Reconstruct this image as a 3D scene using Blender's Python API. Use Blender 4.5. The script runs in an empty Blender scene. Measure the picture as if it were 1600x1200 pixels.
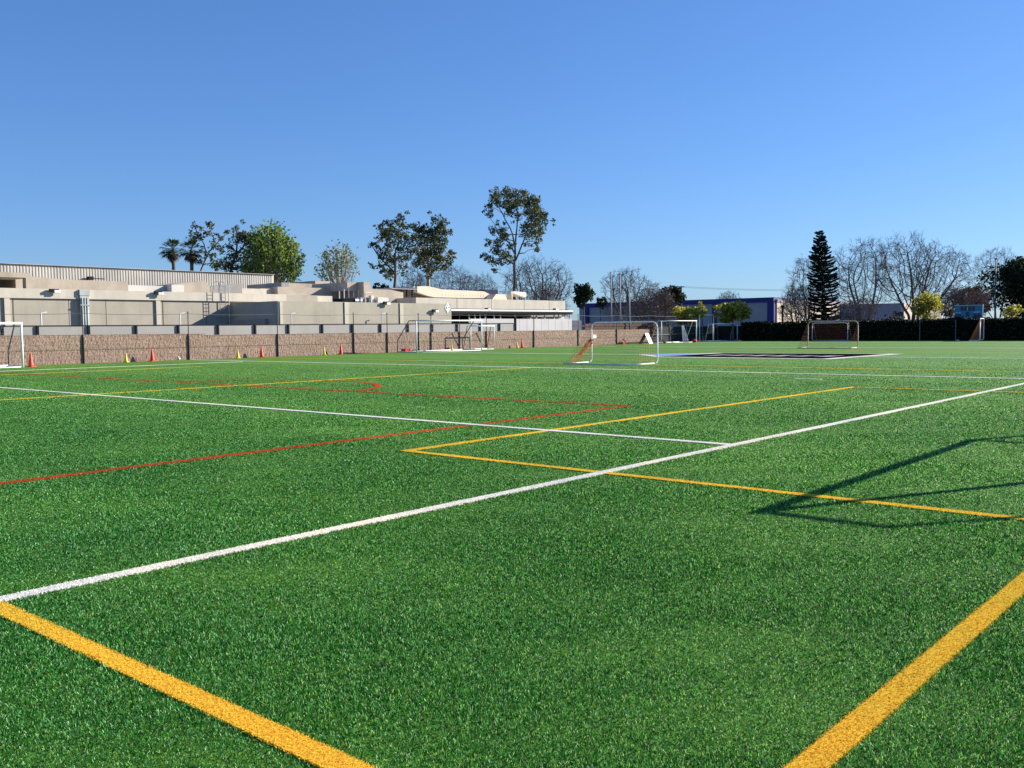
import bpy, math, random
import numpy as np
from mathutils import Vector, Matrix

SC = bpy.context.scene
COL = SC.collection
random.seed(7)
RNG = np.random.default_rng(11)

# ---------------------------------------------------------------- survey of the place
# world axes: +Y along the sidelines, +X across the pitch, origin under the camera, metres
F = 1473.0; EYE = 1.6
CAMX = (0.7555005564, 0.6550307612, -0.0123939952)
CAMU = (-0.0288804799, 0.0521977638, 0.9982190698)
CAMB = (0.6545111360, -0.7537971181, 0.0583530423)

def ray(u, v):
    a, b = u - 800.0, 600.0 - v
    return tuple(a*CAMX[i] + b*CAMU[i] - F*CAMB[i] for i in range(3))
def onx(u, v, X):
    r = ray(u, v); t = X/r[0]; return Vector((X, r[1]*t, EYE + r[2]*t))
def ony(u, v, Y):
    r = ray(u, v); t = Y/r[1]; return Vector((r[0]*t, Y, EYE + r[2]*t))
def ond(u, v, d):
    r = ray(u, v); t = d/F; return Vector((r[0]*t, r[1]*t, EYE + r[2]*t))
def gnd(u, v, z=0.0):
    r = ray(u, v); t = (z-EYE)/r[2]; return Vector((r[0]*t, r[1]*t, z))

SUN_EL = math.radians(23.5)
SUN_AZ = math.atan2(0.43, 0.90)          # from +Y towards +X

# ---------------------------------------------------------------- materials
def new_mat(name):
    m = bpy.data.materials.new(name); m.use_nodes = True
    nt = m.node_tree
    return m, nt, nt.nodes['Principled BSDF']
def mixc(nt, fac, a, b, blend='MIX'):
    n = nt.nodes.new('ShaderNodeMix'); n.data_type = 'RGBA'; n.blend_type = blend
    for s, val in ((n.inputs[0], fac), (n.inputs[6], a), (n.inputs[7], b)):
        if hasattr(val, 'is_linked'): nt.links.new(val, s)
        elif isinstance(val, (int, float)): s.default_value = val
        else: s.default_value = (*val[:3], 1)
    return n.outputs[2]
def noise(nt, scale, detail=3.0, rough=0.55, vec=None, stretch=None):
    n = nt.nodes.new('ShaderNodeTexNoise')
    n.inputs['Scale'].default_value = scale; n.inputs['Detail'].default_value = detail
    n.inputs['Roughness'].default_value = rough
    if vec is None:
        vec = nt.nodes.new('ShaderNodeNewGeometry').outputs['Position']
    if stretch:
        mp = nt.nodes.new('ShaderNodeMapping'); mp.inputs['Scale'].default_value = stretch
        nt.links.new(vec, mp.inputs['Vector']); vec = mp.outputs[0]
    nt.links.new(vec, n.inputs['Vector'])
    return n.outputs['Fac']
def ramp(nt, fac, stops):
    n = nt.nodes.new('ShaderNodeValToRGB')
    el = n.color_ramp.elements
    while len(el) < len(stops): el.new(0.5)
    for e, (p, c) in zip(el, stops):
        e.position = p; e.color = (*c, 1) if not isinstance(c, float) else (c, c, c, 1)
    nt.links.new(fac, n.inputs[0]); return n.outputs[0]
def bump(nt, bs, h, strength=0.4, dist=0.02):
    b = nt.nodes.new('ShaderNodeBump'); b.inputs['Strength'].default_value = strength
    b.inputs['Distance'].default_value = dist
    nt.links.new(h, b.inputs['Height']); nt.links.new(b.outputs[0], bs.inputs['Normal'])
def simple(name, c, rough=0.7, var=0.12, scale=2.0, metal=0.0, spec=0.4, streak=0.0, bumpy=0.0):
    m, nt, bs = new_mat(name)
    lo = tuple(max(0, x*(1-var)) for x in c); hi = tuple(min(1, x*(1+var)) for x in c)
    col = ramp(nt, noise(nt, scale, 5), [(0.3, lo), (0.7, hi)])
    if streak:
        s = noise(nt, 1.3, 4, 0.6, stretch=(1, 1, 0.08))
        col = mixc(nt, ramp(nt, s, [(0.48, 0.0), (0.75, streak)]), col, tuple(x*0.55 for x in c))
    nt.links.new(col, bs.inputs['Base Color'])
    bs.inputs['Roughness'].default_value = rough; bs.inputs['Metallic'].default_value = metal
    bs.inputs['Specular IOR Level'].default_value = spec
    if bumpy: bump(nt, bs, noise(nt, 25, 4), bumpy, 0.02)
    return m
def leafmat(name, stops, rough=0.5, transl=0.3, spec=0.4, tcol=None):
    m, nt, bs = new_mat(name)
    g = nt.nodes.new('ShaderNodeNewGeometry')
    col = ramp(nt, g.outputs['Random Per Island'], stops)
    nt.links.new(col, bs.inputs['Base Color'])
    bs.inputs['Roughness'].default_value = rough
    bs.inputs['Specular IOR Level'].default_value = spec
    tr = nt.nodes.new('ShaderNodeBsdfTranslucent')
    nt.links.new(mixc(nt, 1.0, col, tcol or (1.2, 1.3, 0.7), 'MULTIPLY'), tr.inputs[0])
    mx = nt.nodes.new('ShaderNodeMixShader'); mx.inputs[0].default_value = transl
    nt.links.new(bs.outputs[0], mx.inputs[1]); nt.links.new(tr.outputs[0], mx.inputs[2])
    nt.links.new(mx.outputs[0], nt.nodes['Material Output'].inputs[0])
    return m

M = {}
M['cream'] = simple('cream_stucco', (0.56, 0.51, 0.42), 0.9, 0.08, 1.2, streak=0.30, bumpy=0.15)
M['tan'] = simple('tan_concrete', (0.40, 0.36, 0.29), 0.92, 0.08, 0.9, streak=0.30, bumpy=0.15)
M['stucco'] = simple('weathered_stucco', (0.43, 0.365, 0.29), 0.95, 0.15, 0.8, streak=0.35, bumpy=0.2)
M['palewall'] = simple('pale_painted_wall', (0.62, 0.58, 0.52), 0.85, 0.06, 1.0, streak=0.12)
M['joint'] = simple('joint_line', (0.16, 0.13, 0.10), 0.9)
M['corr'] = simple('corrugated_metal', (0.47, 0.435, 0.375), 0.6, 0.2, 0.35, metal=0.0, streak=0.35)
M['roofgrey'] = simple('grey_roofing', (0.30, 0.28, 0.26), 0.9, 0.12, 1.5)
M['galv'] = simple('galvanised_sheet', (0.44, 0.47, 0.44), 0.5, 0.15, 1.5, metal=0.3)
M['ac'] = simple('grey_green_paint', (0.20, 0.22, 0.18), 0.6, 0.08, 2)
M['white'] = simple('white_paint', (0.80, 0.80, 0.78), 0.45, 0.03, 3)
M['whitewall'] = simple('white_board', (0.50, 0.485, 0.48), 0.7, 0.06, 0.8, streak=0.12)
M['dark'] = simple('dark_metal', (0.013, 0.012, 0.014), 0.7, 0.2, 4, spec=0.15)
M['postbrown'] = simple('dark_brown_post', (0.035, 0.022, 0.020), 0.6, 0.25, 3)
M['greyp'] = simple('grey_panel', (0.345, 0.33, 0.305), 0.75, 0.07, 0.8, streak=0.2)
M['wood'] = simple('brown_boards', (0.10, 0.06, 0.05), 0.9, 0.35, 3)
M['maroon'] = simple('dark_red_wall', (0.06, 0.012, 0.012), 0.85, 0.2, 2)
M['blue'] = simple('navy_blue_paint', (0.016, 0.018, 0.16), 0.6, 0.06, 1)
M['bluegrey'] = simple('pale_blue_wall', (0.34, 0.34, 0.34), 0.85, 0.05, 0.6)
M['beige'] = simple('beige_wall', (0.66, 0.56, 0.43), 0.9, 0.06, 0.6, streak=0.1)
M['lilac'] = simple('lilac_grey_wall', (0.36, 0.33, 0.36), 0.9, 0.06, 0.6)
M['shadeboard'] = simple('shade_coloured_boards', (0.10, 0.11, 0.15), 0.9, 0.1, 1)  # dark blue grey puts the shadow over these boards into their colour
M['fadedpaint'] = simple('faded_tan_paint', (0.52, 0.40, 0.31), 0.6, 0.12, 3)
M['teal'] = simple('teal_panel', (0.015, 0.20, 0.33), 0.4, 0.05, 2)
M['digit'] = simple('digit_panel', (0.012, 0.015, 0.05), 0.3, 0.1, 4)
M['screen'] = simple('dark_mesh_screen', (0.018, 0.020, 0.024), 0.9, 0.2, 2)
M['red'] = simple('orange_red_plastic', (0.66, 0.055, 0.022), 0.5, 0.08, 4)
M['yel'] = simple('yellow_plastic', (0.72, 0.60, 0.06), 0.5, 0.08, 4)
M['crimson'] = simple('red_fabric', (0.55, 0.03, 0.02), 0.8, 0.15, 5)
M['rubber'] = simple('black_rubber', (0.02, 0.02, 0.02), 0.8)
M['onet'] = simple('orange_net_cord', (0.60, 0.17, 0.05), 0.8, 0.1, 3)
M['bnet'] = simple('faded_orange_net_cord', (0.36, 0.11, 0.045), 0.8, 0.15, 3)
M['rnet'] = simple('backlit_net_cord', (0.22, 0.02, 0.018), 0.8, 0.15, 3)  # net cord darkened to red, its backlit shade put into the colour
M['wnet'] = simple('white_net_cord', (0.55, 0.55, 0.55), 0.8)
M['bark'] = simple('grey_brown_bark', (0.15, 0.12, 0.10), 0.95, 0.3, 3)
M['palebark'] = simple('pale_bark', (0.38, 0.33, 0.28), 0.9, 0.25, 2)
M['twig'] = simple('brown_twigs', (0.165, 0.135, 0.12), 0.95, 0.3, 1.2)
M['palm_trunk'] = simple('palm_bark', (0.12, 0.09, 0.06), 0.95, 0.3, 5)
M['lampglass'] = simple('lamp_lens', (0.75, 0.75, 0.75), 0.25, 0.03, 2)
M['darkpole'] = simple('dark_steel_pole', (0.09, 0.095, 0.11), 0.6, 0.1, 2)
M['wire'] = simple('steel_wire', (0.10, 0.10, 0.10), 0.6)
M['pole'] = simple('pale_steel_pole', (0.22, 0.23, 0.25), 0.6, 0.08, 2)
M['lf_euc'] = leafmat('eucalyptus_leaves', [(0.0, (0.030, 0.042, 0.018)), (0.55, (0.072, 0.088, 0.034)), (0.9, (0.14, 0.135, 0.055)), (1.0, (0.22, 0.18, 0.08))], 0.6, 0.30, spec=0.12)
M['lf_ficus'] = leafmat('ficus_leaves', [(0.0, (0.07, 0.115, 0.022)), (0.6, (0.15, 0.225, 0.04)), (1.0, (0.28, 0.34, 0.08))], 0.6, 0.45, spec=0.15)
M['lf_pale'] = leafmat('pale_sprouting_leaves', [(0.0, (0.10, 0.135, 0.075)), (1.0, (0.25, 0.29, 0.18))], 0.5, 0.35)
M['lf_palm'] = leafmat('palm_fronds', [(0.0, (0.018, 0.030, 0.012)), (1.0, (0.085, 0.105, 0.04))], 0.4, 0.15)
M['lf_dead'] = leafmat('dry_palm_fronds', [(0.0, (0.05, 0.035, 0.022)), (1.0, (0.14, 0.10, 0.06))], 0.8, 0.1)
M['lf_pine'] = leafmat('dark_pine_needles', [(0.0, (0.006, 0.013, 0.010)), (1.0, (0.022, 0.038, 0.022))], 0.6, 0.08)
M['lf_dark'] = leafmat('dark_evergreen_leaves', [(0.0, (0.010, 0.018, 0.009)), (0.8, (0.030, 0.044, 0.018)), (1.0, (0.07, 0.08, 0.03))], 0.7, 0.15, spec=0.12)
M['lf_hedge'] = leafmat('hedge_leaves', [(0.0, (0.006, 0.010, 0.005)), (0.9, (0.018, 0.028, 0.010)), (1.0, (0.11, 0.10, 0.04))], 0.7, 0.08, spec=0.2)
M['lf_yel'] = leafmat('yellow_green_leaves', [(0.0, (0.08, 0.09, 0.016)), (0.4, (0.30, 0.27, 0.045)), (1.0, (0.52, 0.45, 0.12))], 0.6, 0.5, spec=0.15)
M['lf_rust'] = leafmat('rust_red_leaves', [(0.0, (0.05, 0.022, 0.018)), (0.7, (0.11, 0.05, 0.04)), (1.0, (0.20, 0.08, 0.06))], 0.7, 0.2)
M['hedgecore'] = simple('hedge_inner_shade', (0.006, 0.008, 0.004), 1.0, 0.3, 3, spec=0.0)

def turf_material(name, stops, rough, tcol, transl, gloss=0.5, band=True):
    m, nt, bs = new_mat(name)
    g = nt.nodes.new('ShaderNodeNewGeometry')
    col = ramp(nt, g.outputs['Random Per Island'], stops)
    big = noise(nt, 0.35, 4, 0.6)
    col = mixc(nt, ramp(nt, big, [(0.35, 0.0), (0.7, 1.0)]), mixc(nt, 1.0, col, (0.82, 0.88, 0.9), 'MULTIPLY'), mixc(nt, 1.0, col, (1.25, 1.12, 1.0), 'MULTIPLY'))
    if band:   # rolls of turf laid side by side, each with its own tint
        mp = nt.nodes.new('ShaderNodeSeparateXYZ'); nt.links.new(g.outputs['Position'], mp.inputs[0])
        d = nt.nodes.new('ShaderNodeMath'); d.operation = 'MULTIPLY'; d.inputs[1].default_value = 1/9.14
        nt.links.new(mp.outputs[1], d.inputs[0])
        fr = nt.nodes.new('ShaderNodeMath'); fr.operation = 'FRACT'; nt.links.new(d.outputs[0], fr.inputs[0])
        gt = nt.nodes.new('ShaderNodeMath'); gt.operation = 'GREATER_THAN'; gt.inputs[1].default_value = 0.5
        nt.links.new(fr.outputs[0], gt.inputs[0])
        col = mixc(nt, gt.outputs[0], col, mixc(nt, 1.0, col, (0.84, 0.90, 0.86), 'MULTIPLY'))
    nt.links.new(col, bs.inputs['Base Color'])
    bs.inputs['Roughness'].default_value = rough
    bs.inputs['Specular IOR Level'].default_value = gloss
    if transl:
        tr = nt.nodes.new('ShaderNodeBsdfTranslucent')
        nt.links.new(mixc(nt, 1.0, col, tcol, 'MULTIPLY'), tr.inputs[0])
        mx = nt.nodes.new('ShaderNodeMixShader'); mx.inputs[0].default_value = transl
        nt.links.new(bs.outputs[0], mx.inputs[1]); nt.links.new(tr.outputs[0], mx.inputs[2])
        nt.links.new(mx.outputs[0], nt.nodes['Material Output'].inputs[0])
    return m
G_ST = [(0.0, (0.001, 0.012, 0.004)), (0.38, (0.004, 0.075, 0.010)), (0.64, (0.022, 0.245, 0.028)), (0.82, (0.105, 0.470, 0.125)), (0.93, (0.34, 0.70, 0.33)), (1.0, (0.55, 0.85, 0.55))]  # palest stops paint glints into the blades, darkest stops the shaded gaps
M['blade'] = turf_material('green_turf_blades', G_ST, 0.45, (1.45, 1.2, 0.5), 0.34, 0.16)
def liner(name, c, var=0.25):
    lo = tuple(x*(1-var) for x in c); hi = tuple(min(1, x*(1+var*0.6)) for x in c)
    return turf_material(name, [(0.0, lo), (1.0, hi)], 0.9, (1, 1, 1), 0.2, 0.0, band=False)
M['l_white'] = liner('white_turf', (0.86, 0.83, 0.76), 0.08)
M['l_yel'] = liner('yellow_turf', (0.86, 0.55, 0.06), 0.18)
M['l_red'] = liner('red_turf', (0.52, 0.085, 0.03))
M['l_black'] = liner('black_turf', (0.012, 0.011, 0.014))
M['l_blue'] = liner('blue_turf', (0.22, 0.42, 0.70))
M['l_grey'] = liner('grey_turf', (0.42, 0.38, 0.42))

def turf_plane():
    m, nt, bs = new_mat('turf_backing')
    geo = nt.nodes.new('ShaderNodeNewGeometry'); pos = geo.outputs['Position']
    ln = nt.nodes.new('ShaderNodeVectorMath'); ln.operation = 'LENGTH'; nt.links.new(pos, ln.inputs[0])
    fine = noise(nt, 9, 6, 0.75)
    far = ramp(nt, fine, [(0.25, (0.062, 0.165, 0.011)), (0.5, (0.098, 0.230, 0.016)), (0.8, (0.146, 0.297, 0.028))])
    med = noise(nt, 1.6, 6, 0.7)
    far = mixc(nt, ramp(nt, med, [(0.38, 0.0), (0.62, 1.0)]), mixc(nt, 1.0, far, (0.80, 0.84, 0.80), 'MULTIPLY'), mixc(nt, 1.0, far, (1.14, 1.10, 1.1), 'MULTIPLY'))
    big = noise(nt, 0.12, 4, 0.6)
    far = mixc(nt, ramp(nt, big, [(0.35, 0.0), (0.7, 0.5)]), far, mixc(nt, 1.0, far, (1.15, 1.08, 1.0), 'MULTIPLY'))
    mp = nt.nodes.new('ShaderNodeSeparateXYZ'); nt.links.new(pos, mp.inputs[0])
    d = nt.nodes.new('ShaderNodeMath'); d.operation = 'MULTIPLY'; d.inputs[1].default_value = 1/9.14
    nt.links.new(mp.outputs[1], d.inputs[0])
    fr = nt.nodes.new('ShaderNodeMath'); fr.operation = 'FRACT'; nt.links.new(d.outputs[0], fr.inputs[0])
    gt = nt.nodes.new('ShaderNodeMath'); gt.operation = 'GREATER_THAN'; gt.inputs[1].default_value = 0.5
    nt.links.new(fr.outputs[0], gt.inputs[0])
    far = mixc(nt, gt.outputs[0], far, mixc(nt, 1.0, far, (0.84, 0.90, 0.86), 'MULTIPLY'))
    nt.links.new(far, bs.inputs['Base Color'])
    bs.inputs['Roughness'].default_value = 0.75; bs.inputs['Specular IOR Level'].default_value = 0.25
    bump(nt, bs, fine, 0.6, 0.03)
    return m
M['turf'] = turf_plane()
M['dirt'] = simple('asphalt_and_dirt', (0.10, 0.09, 0.08), 0.95, 0.2, 0.3)

def block_material():
    m, nt, bs = new_mat('split_face_block')
    geo = nt.nodes.new('ShaderNodeNewGeometry'); pos = geo.outputs['Position']
    sw = nt.nodes.new('ShaderNodeSeparateXYZ'); nt.links.new(pos, sw.inputs[0])
    cb = nt.nodes.new('ShaderNodeCombineXYZ'); nt.links.new(sw.outputs[1], cb.inputs[0]); nt.links.new(sw.outputs[2], cb.inputs[1])
    br = nt.nodes.new('ShaderNodeTexBrick')
    br.inputs['Scale'].default_value = 1.0; br.inputs['Brick Width'].default_value = 0.45; br.inputs['Row Height'].default_value = 0.205
    br.inputs['Mortar Size'].default_value = 0.008; br.inputs['Mortar Smooth'].default_value = 0.3
    br.inputs['Color1'].default_value = (0.29, 0.195, 0.145, 1); br.inputs['Color2'].default_value = (0.37, 0.255, 0.195, 1)
    br.inputs['Mortar'].default_value = (0.20, 0.13, 0.10, 1)
    nt.links.new(cb.outputs[0], br.inputs['Vector'])
    n1 = noise(nt, 10, 6, 0.7)
    col = mixc(nt, ramp(nt, n1, [(0.36, 0.75), (0.52, 0.0)]), br.outputs[0], (0.13, 0.08, 0.058))
    col = mixc(nt, ramp(nt, noise(nt, 0.6, 3), [(0.45, 0.0), (0.75, 0.3)]), col, (0.42, 0.31, 0.24))
    nt.links.new(col, bs.inputs['Base Color']); bs.inputs['Roughness'].default_value = 0.95
    bump(nt, bs, n1, 0.9, 0.06)
    return m
M['block'] = block_material()

# ---------------------------------------------------------------- mesh building
class MB:
    def __init__(s): s.v = []; s.f = []
    def add(s, vs, fs):
        o = len(s.v); s.v.extend([tuple(p) for p in vs]); s.f.extend([tuple(i+o for i in f) for f in fs]); return s
    def box(s, x0, x1, y0, y1, z0, z1):
        x0, x1 = sorted((x0, x1)); y0, y1 = sorted((y0, y1)); z0, z1 = sorted((z0, z1))
        vs = [(x0,y0,z0),(x1,y0,z0),(x1,y1,z0),(x0,y1,z0),(x0,y0,z1),(x1,y0,z1),(x1,y1,z1),(x0,y1,z1)]
        return s.add(vs, [(0,3,2,1),(4,5,6,7),(0,1,5,4),(1,2,6,5),(2,3,7,6),(3,0,4,7)])
    def prism(s, poly, axis, a0, a1):
        """extrude a polygon (2D) along axis 'x' or 'y' or 'z' between a0 and a1"""
        n = len(poly); put = {'x': lambda p, a: (a, p[0], p[1]), 'y': lambda p, a: (p[0], a, p[1]), 'z': lambda p, a: (p[0], p[1], a)}[axis]
        vs = [put(p, a0) for p in poly] + [put(p, a1) for p in poly]
        return s.add(vs, [tuple(range(n-1, -1, -1)), tuple(range(n, 2*n))] + [(i, (i+1) % n, (i+1) % n + n, i+n) for i in range(n)])
    def tube(s, pts, r, n=8, cap=True):
        pts = [Vector(p) for p in pts]; rs = r if isinstance(r, (list, tuple)) else [r]*len(pts)
        vs = []; fs = []; ref = None
        for i, p in enumerate(pts):
            t = (pts[min(i+1, len(pts)-1)] - pts[max(i-1, 0)])
            t = t.normalized() if t.length > 1e-9 else Vector((0, 0, 1))
            if ref is None: ref = Vector((1, 0, 0)) if abs(t.x) < 0.8 else Vector((0, 1, 0))
            a = (ref - t*ref.dot(t)); a = a.normalized() if a.length > 1e-6 else t.orthogonal().normalized()
            ref = a; b = t.cross(a)
            for k in range(n):
                an = 2*math.pi*k/n; vs.append(p + (a*math.cos(an) + b*math.sin(an))*rs[i])
        for i in range(len(pts)-1):
            for k in range(n):
                fs.append((i*n+k, i*n+(k+1) % n, (i+1)*n+(k+1) % n, (i+1)*n+k))
        if cap: fs.append(tuple(range(n-1, -1, -1))); fs.append(tuple(range((len(pts)-1)*n, len(pts)*n)))
        return s.add(vs, fs)
    def lathe(s, prof, c=(0, 0, 0), n=20):
        vs = []; fs = []
        for r, z in prof:
            for k in range(n):
                an = 2*math.pi*k/n; vs.append((c[0]+r*math.cos(an), c[1]+r*math.sin(an), c[2]+z))
        for i in range(len(prof)-1):
            for k in range(n):
                fs.append((i*n+k, i*n+(k+1) % n, (i+1)*n+(k+1) % n, (i+1)*n+k))
        fs.append(tuple(range(n-1, -1, -1))); fs.append(tuple(range((len(prof)-1)*n, len(prof)*n)))
        return s.add(vs, fs)
    def build(s, name, mat, parent=None, smooth=False, bevel=0.0):
        me = bpy.data.meshes.new(name)
        org = parent_world(parent) if parent else Vector((0, 0, 0))
        me.from_pydata([(p[0]-org.x, p[1]-org.y, p[2]-org.z) for p in s.v], [], s.f)
        return link(name, me, mat, parent, smooth, bevel)
def parent_world(p):
    w = Vector((0, 0, 0))
    while p: w = w + p.location; p = p.parent
    return w
def link(name, me, mat, parent=None, smooth=False, bevel=0.0):
    me.materials.append(mat); me.update()
    if smooth: me.polygons.foreach_set('use_smooth', [True]*len(me.polygons))
    o = bpy.data.objects.new(name, me); COL.objects.link(o)
    if parent: o.parent = parent
    if bevel:
        b = o.modifiers.new('bevel', 'BEVEL'); b.width = bevel; b.segments = 2; b.limit_method = 'ANGLE'
    return o
def quads(name, V, mat, parent=None):
    """V: (n,4,3) array of quads -> one mesh"""
    n = len(V); org = parent_world(parent) if parent else Vector((0, 0, 0))
    V = (V.reshape(-1, 3) - np.array(org)).astype(np.float32)
    me = bpy.data.meshes.new(name)
    me.vertices.add(n*4); me.vertices.foreach_set('co', V.ravel())
    me.loops.add(n*4); me.loops.foreach_set('vertex_index', np.arange(n*4, dtype=np.int32))
    me.polygons.add(n); me.polygons.foreach_set('loop_start', np.arange(0, n*4, 4, dtype=np.int32))
    me.polygons.foreach_set('loop_total', np.full(n, 4, dtype=np.int32))
    me.update(calc_edges=True)
    return link(name, me, mat, parent)
def tag(o, label, cat, group=None):
    o['label'] = label; o['category'] = cat
    if group: o['group'] = group
    return o
def thing(name, loc, label, cat, group=None):
    o = bpy.data.objects.new(name, None); COL.objects.link(o); o.location = loc; o.empty_display_size = 0.3
    return tag(o, label, cat, group)
def struct(o, kind='structure'): o['kind'] = kind; return o

# ---------------------------------------------------------------- camera, sun, sky
cam = bpy.data.cameras.new('camera'); cam.sensor_width = 36; cam.lens = F/1600*36; cam.clip_end = 6000; cam.clip_start = 0.05
co = bpy.data.objects.new('camera', cam); COL.objects.link(co)
co.matrix_world = Matrix(((CAMX[0], CAMU[0], CAMB[0], 0), (CAMX[1], CAMU[1], CAMB[1], 0), (CAMX[2], CAMU[2], CAMB[2], EYE), (0, 0, 0, 1)))
SC.camera = co
sun = bpy.data.lights.new('sun', 'SUN'); sun.energy = 4.8; sun.angle = math.radians(0.53); sun.color = (1.0, 0.93, 0.82)
so = bpy.data.objects.new('sun', sun); COL.objects.link(so)
sd = Vector((math.sin(SUN_AZ)*math.cos(SUN_EL), math.cos(SUN_AZ)*math.cos(SUN_EL), math.sin(SUN_EL)))
so.rotation_euler = sd.to_track_quat('Z', 'Y').to_euler(); so.location = (60, 120, 80)
w = bpy.data.worlds.new('World'); SC.world = w; w.use_nodes = True
nt = w.node_tree; bg = nt.nodes['Background']
sky = nt.nodes.new('ShaderNodeTexSky'); sky.sky_type = 'NISHITA'; sky.sun_disc = False
sky.sun_elevation = SUN_EL; sky.sun_rotation = SUN_AZ
sky.air_density = 1.0; sky.dust_density = 0.25; sky.ozone_density = 3.0; sky.altitude = 0
hs = nt.nodes.new('ShaderNodeHueSaturation'); hs.inputs['Saturation'].default_value = 1.12; hs.inputs['Value'].default_value = 1.0
nt.links.new(sky.outputs[0], hs.inputs['Color'])
tint = mixc(nt, 1.0, hs.outputs[0], (0.86, 0.95, 1.10), 'MULTIPLY')
gm = nt.nodes.new('ShaderNodeGamma'); gm.inputs[1].default_value = 0.75; nt.links.new(tint, gm.inputs[0])
nt.links.new(mixc(nt, 1.0, gm.outputs[0], (0.585, 0.79, 1.10), 'MULTIPLY'), bg.inputs[0])
bg.inputs[1].default_value = 0.10
SC.view_settings.view_transform = 'Standard'; SC.view_settings.look = 'None'
SC.view_settings.exposure = 1.0; SC.view_settings.gamma = 1.0
SC.cycles.max_bounces = 6; SC.cycles.transparent_max_bounces = 8

# ---------------------------------------------------------------- ground
m = MB(); m.add([(-2500, -2500, -0.06), (2500, -2500, -0.06), (2500, 2500, -0.06), (-2500, 2500, -0.06)], [(0, 1, 2, 3)])
struct(m.build('ground', M['dirt']))
m = MB(); m.add([(-51.2, -30, 0), (45, -30, 0), (45, 95, 0), (-51.2, 95, 0)], [(0, 1, 2, 3)])
struct(m.build('turf_field', M['turf']))
m = MB(); m.box(-140, -51.95, -40, 88, -0.05, 1.22)
struct(m.build('terrace', M['dirt']))

# painted lines: (name, colour, x0, x1, y0, y1)
LW = 0.12
LINES = []
def lx(col, X, y0, y1, wd=LW): LINES.append((col, X-wd/2, X+wd/2, y0, y1))
def ly(col, Y, x0, x1, wd=LW): LINES.append((col, x0, x1, Y-wd/2, Y+wd/2))
lx('white', -6.02, -10, 93); ly('white', 11.46, -51, -6.075, 0.14); ly('white', 29.75, -51, -6.075, 0.21)
ly('white', 46.5, -51, -6.075, 0.26); ly('white', 64.8, -51, -6.075, 0.28); ly('white', 83.0, -51, -6.075, 0.3)
lx('white', -44.5, -6, 29.0); ly('white', 40.3, -9.0, -7.6, 0.14); ly('white', 26.9, -12.1, -11.3); ly('white', 34.0, -36, -33.6)
ly('yellow', 2.13, -40, -1.44); lx('yellow', -1.38, 2.075, 33.4)
lx('yellow', -9.2, 8.44-LW/2, 23.95); ly('yellow', 8.44, -9.145, -1.44); ly('yellow', 23.9, -9.145, -1.44)
lx('yellow', -24.75, 2.2, 29.68, 0.09); ly('yellow', 33.95, -51, -1.44, 0.18); lx('yellow', -40.3, 2.2, 24.0, 0.07)
ly('yellow', 58.0, -42, -1.44, 0.13)
lx('red', -10.78, 2.2, 16.07, 0.15); ly('red', 16.0, -47, -10.855, 0.16)
ARC = ((-24.0, 14.2), 5.0, 0.18)

def in_lines(x, y, pad=0.0):
    k = np.zeros(len(x), bool)
    for c, x0, x1, y0, y1 in LINES:
        k |= (x > x0-pad) & (x < x1+pad) & (y > y0-pad) & (y < y1+pad)
    d = np.hypot(x-ARC[0][0], y-ARC[0][1])
    k |= (np.abs(d-ARC[1]) < ARC[2]/2+pad) & (y > 16.0)
    return k

def blades(x, y, wd, h, lean, rng):
    n = len(x); a = rng.uniform(0, 2*np.pi, n)
    dx, dy = np.cos(a), np.sin(a)
    la = rng.uniform(0, 2*np.pi, n)
    L = h*lean*rng.uniform(0.2, 1.0, n)
    hh = np.sqrt(np.maximum(h*h-L*L, (0.3*h)**2))
    tx, ty = np.cos(la)*L, np.sin(la)*L
    V = np.zeros((n, 4, 3), np.float32)
    V[:, 0] = np.stack([x-dx*wd/2, y-dy*wd/2, np.full(n, 0.002)], 1)
    V[:, 1] = np.stack([x+dx*wd/2, y+dy*wd/2, np.full(n, 0.002)], 1)
    V[:, 2] = np.stack([x+tx+dx*wd*0.32, y+ty+dy*wd*0.32, hh], 1)
    V[:, 3] = np.stack([x+tx-dx*wd*0.32, y+ty-dy*wd*0.32, hh], 1)
    return V

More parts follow.
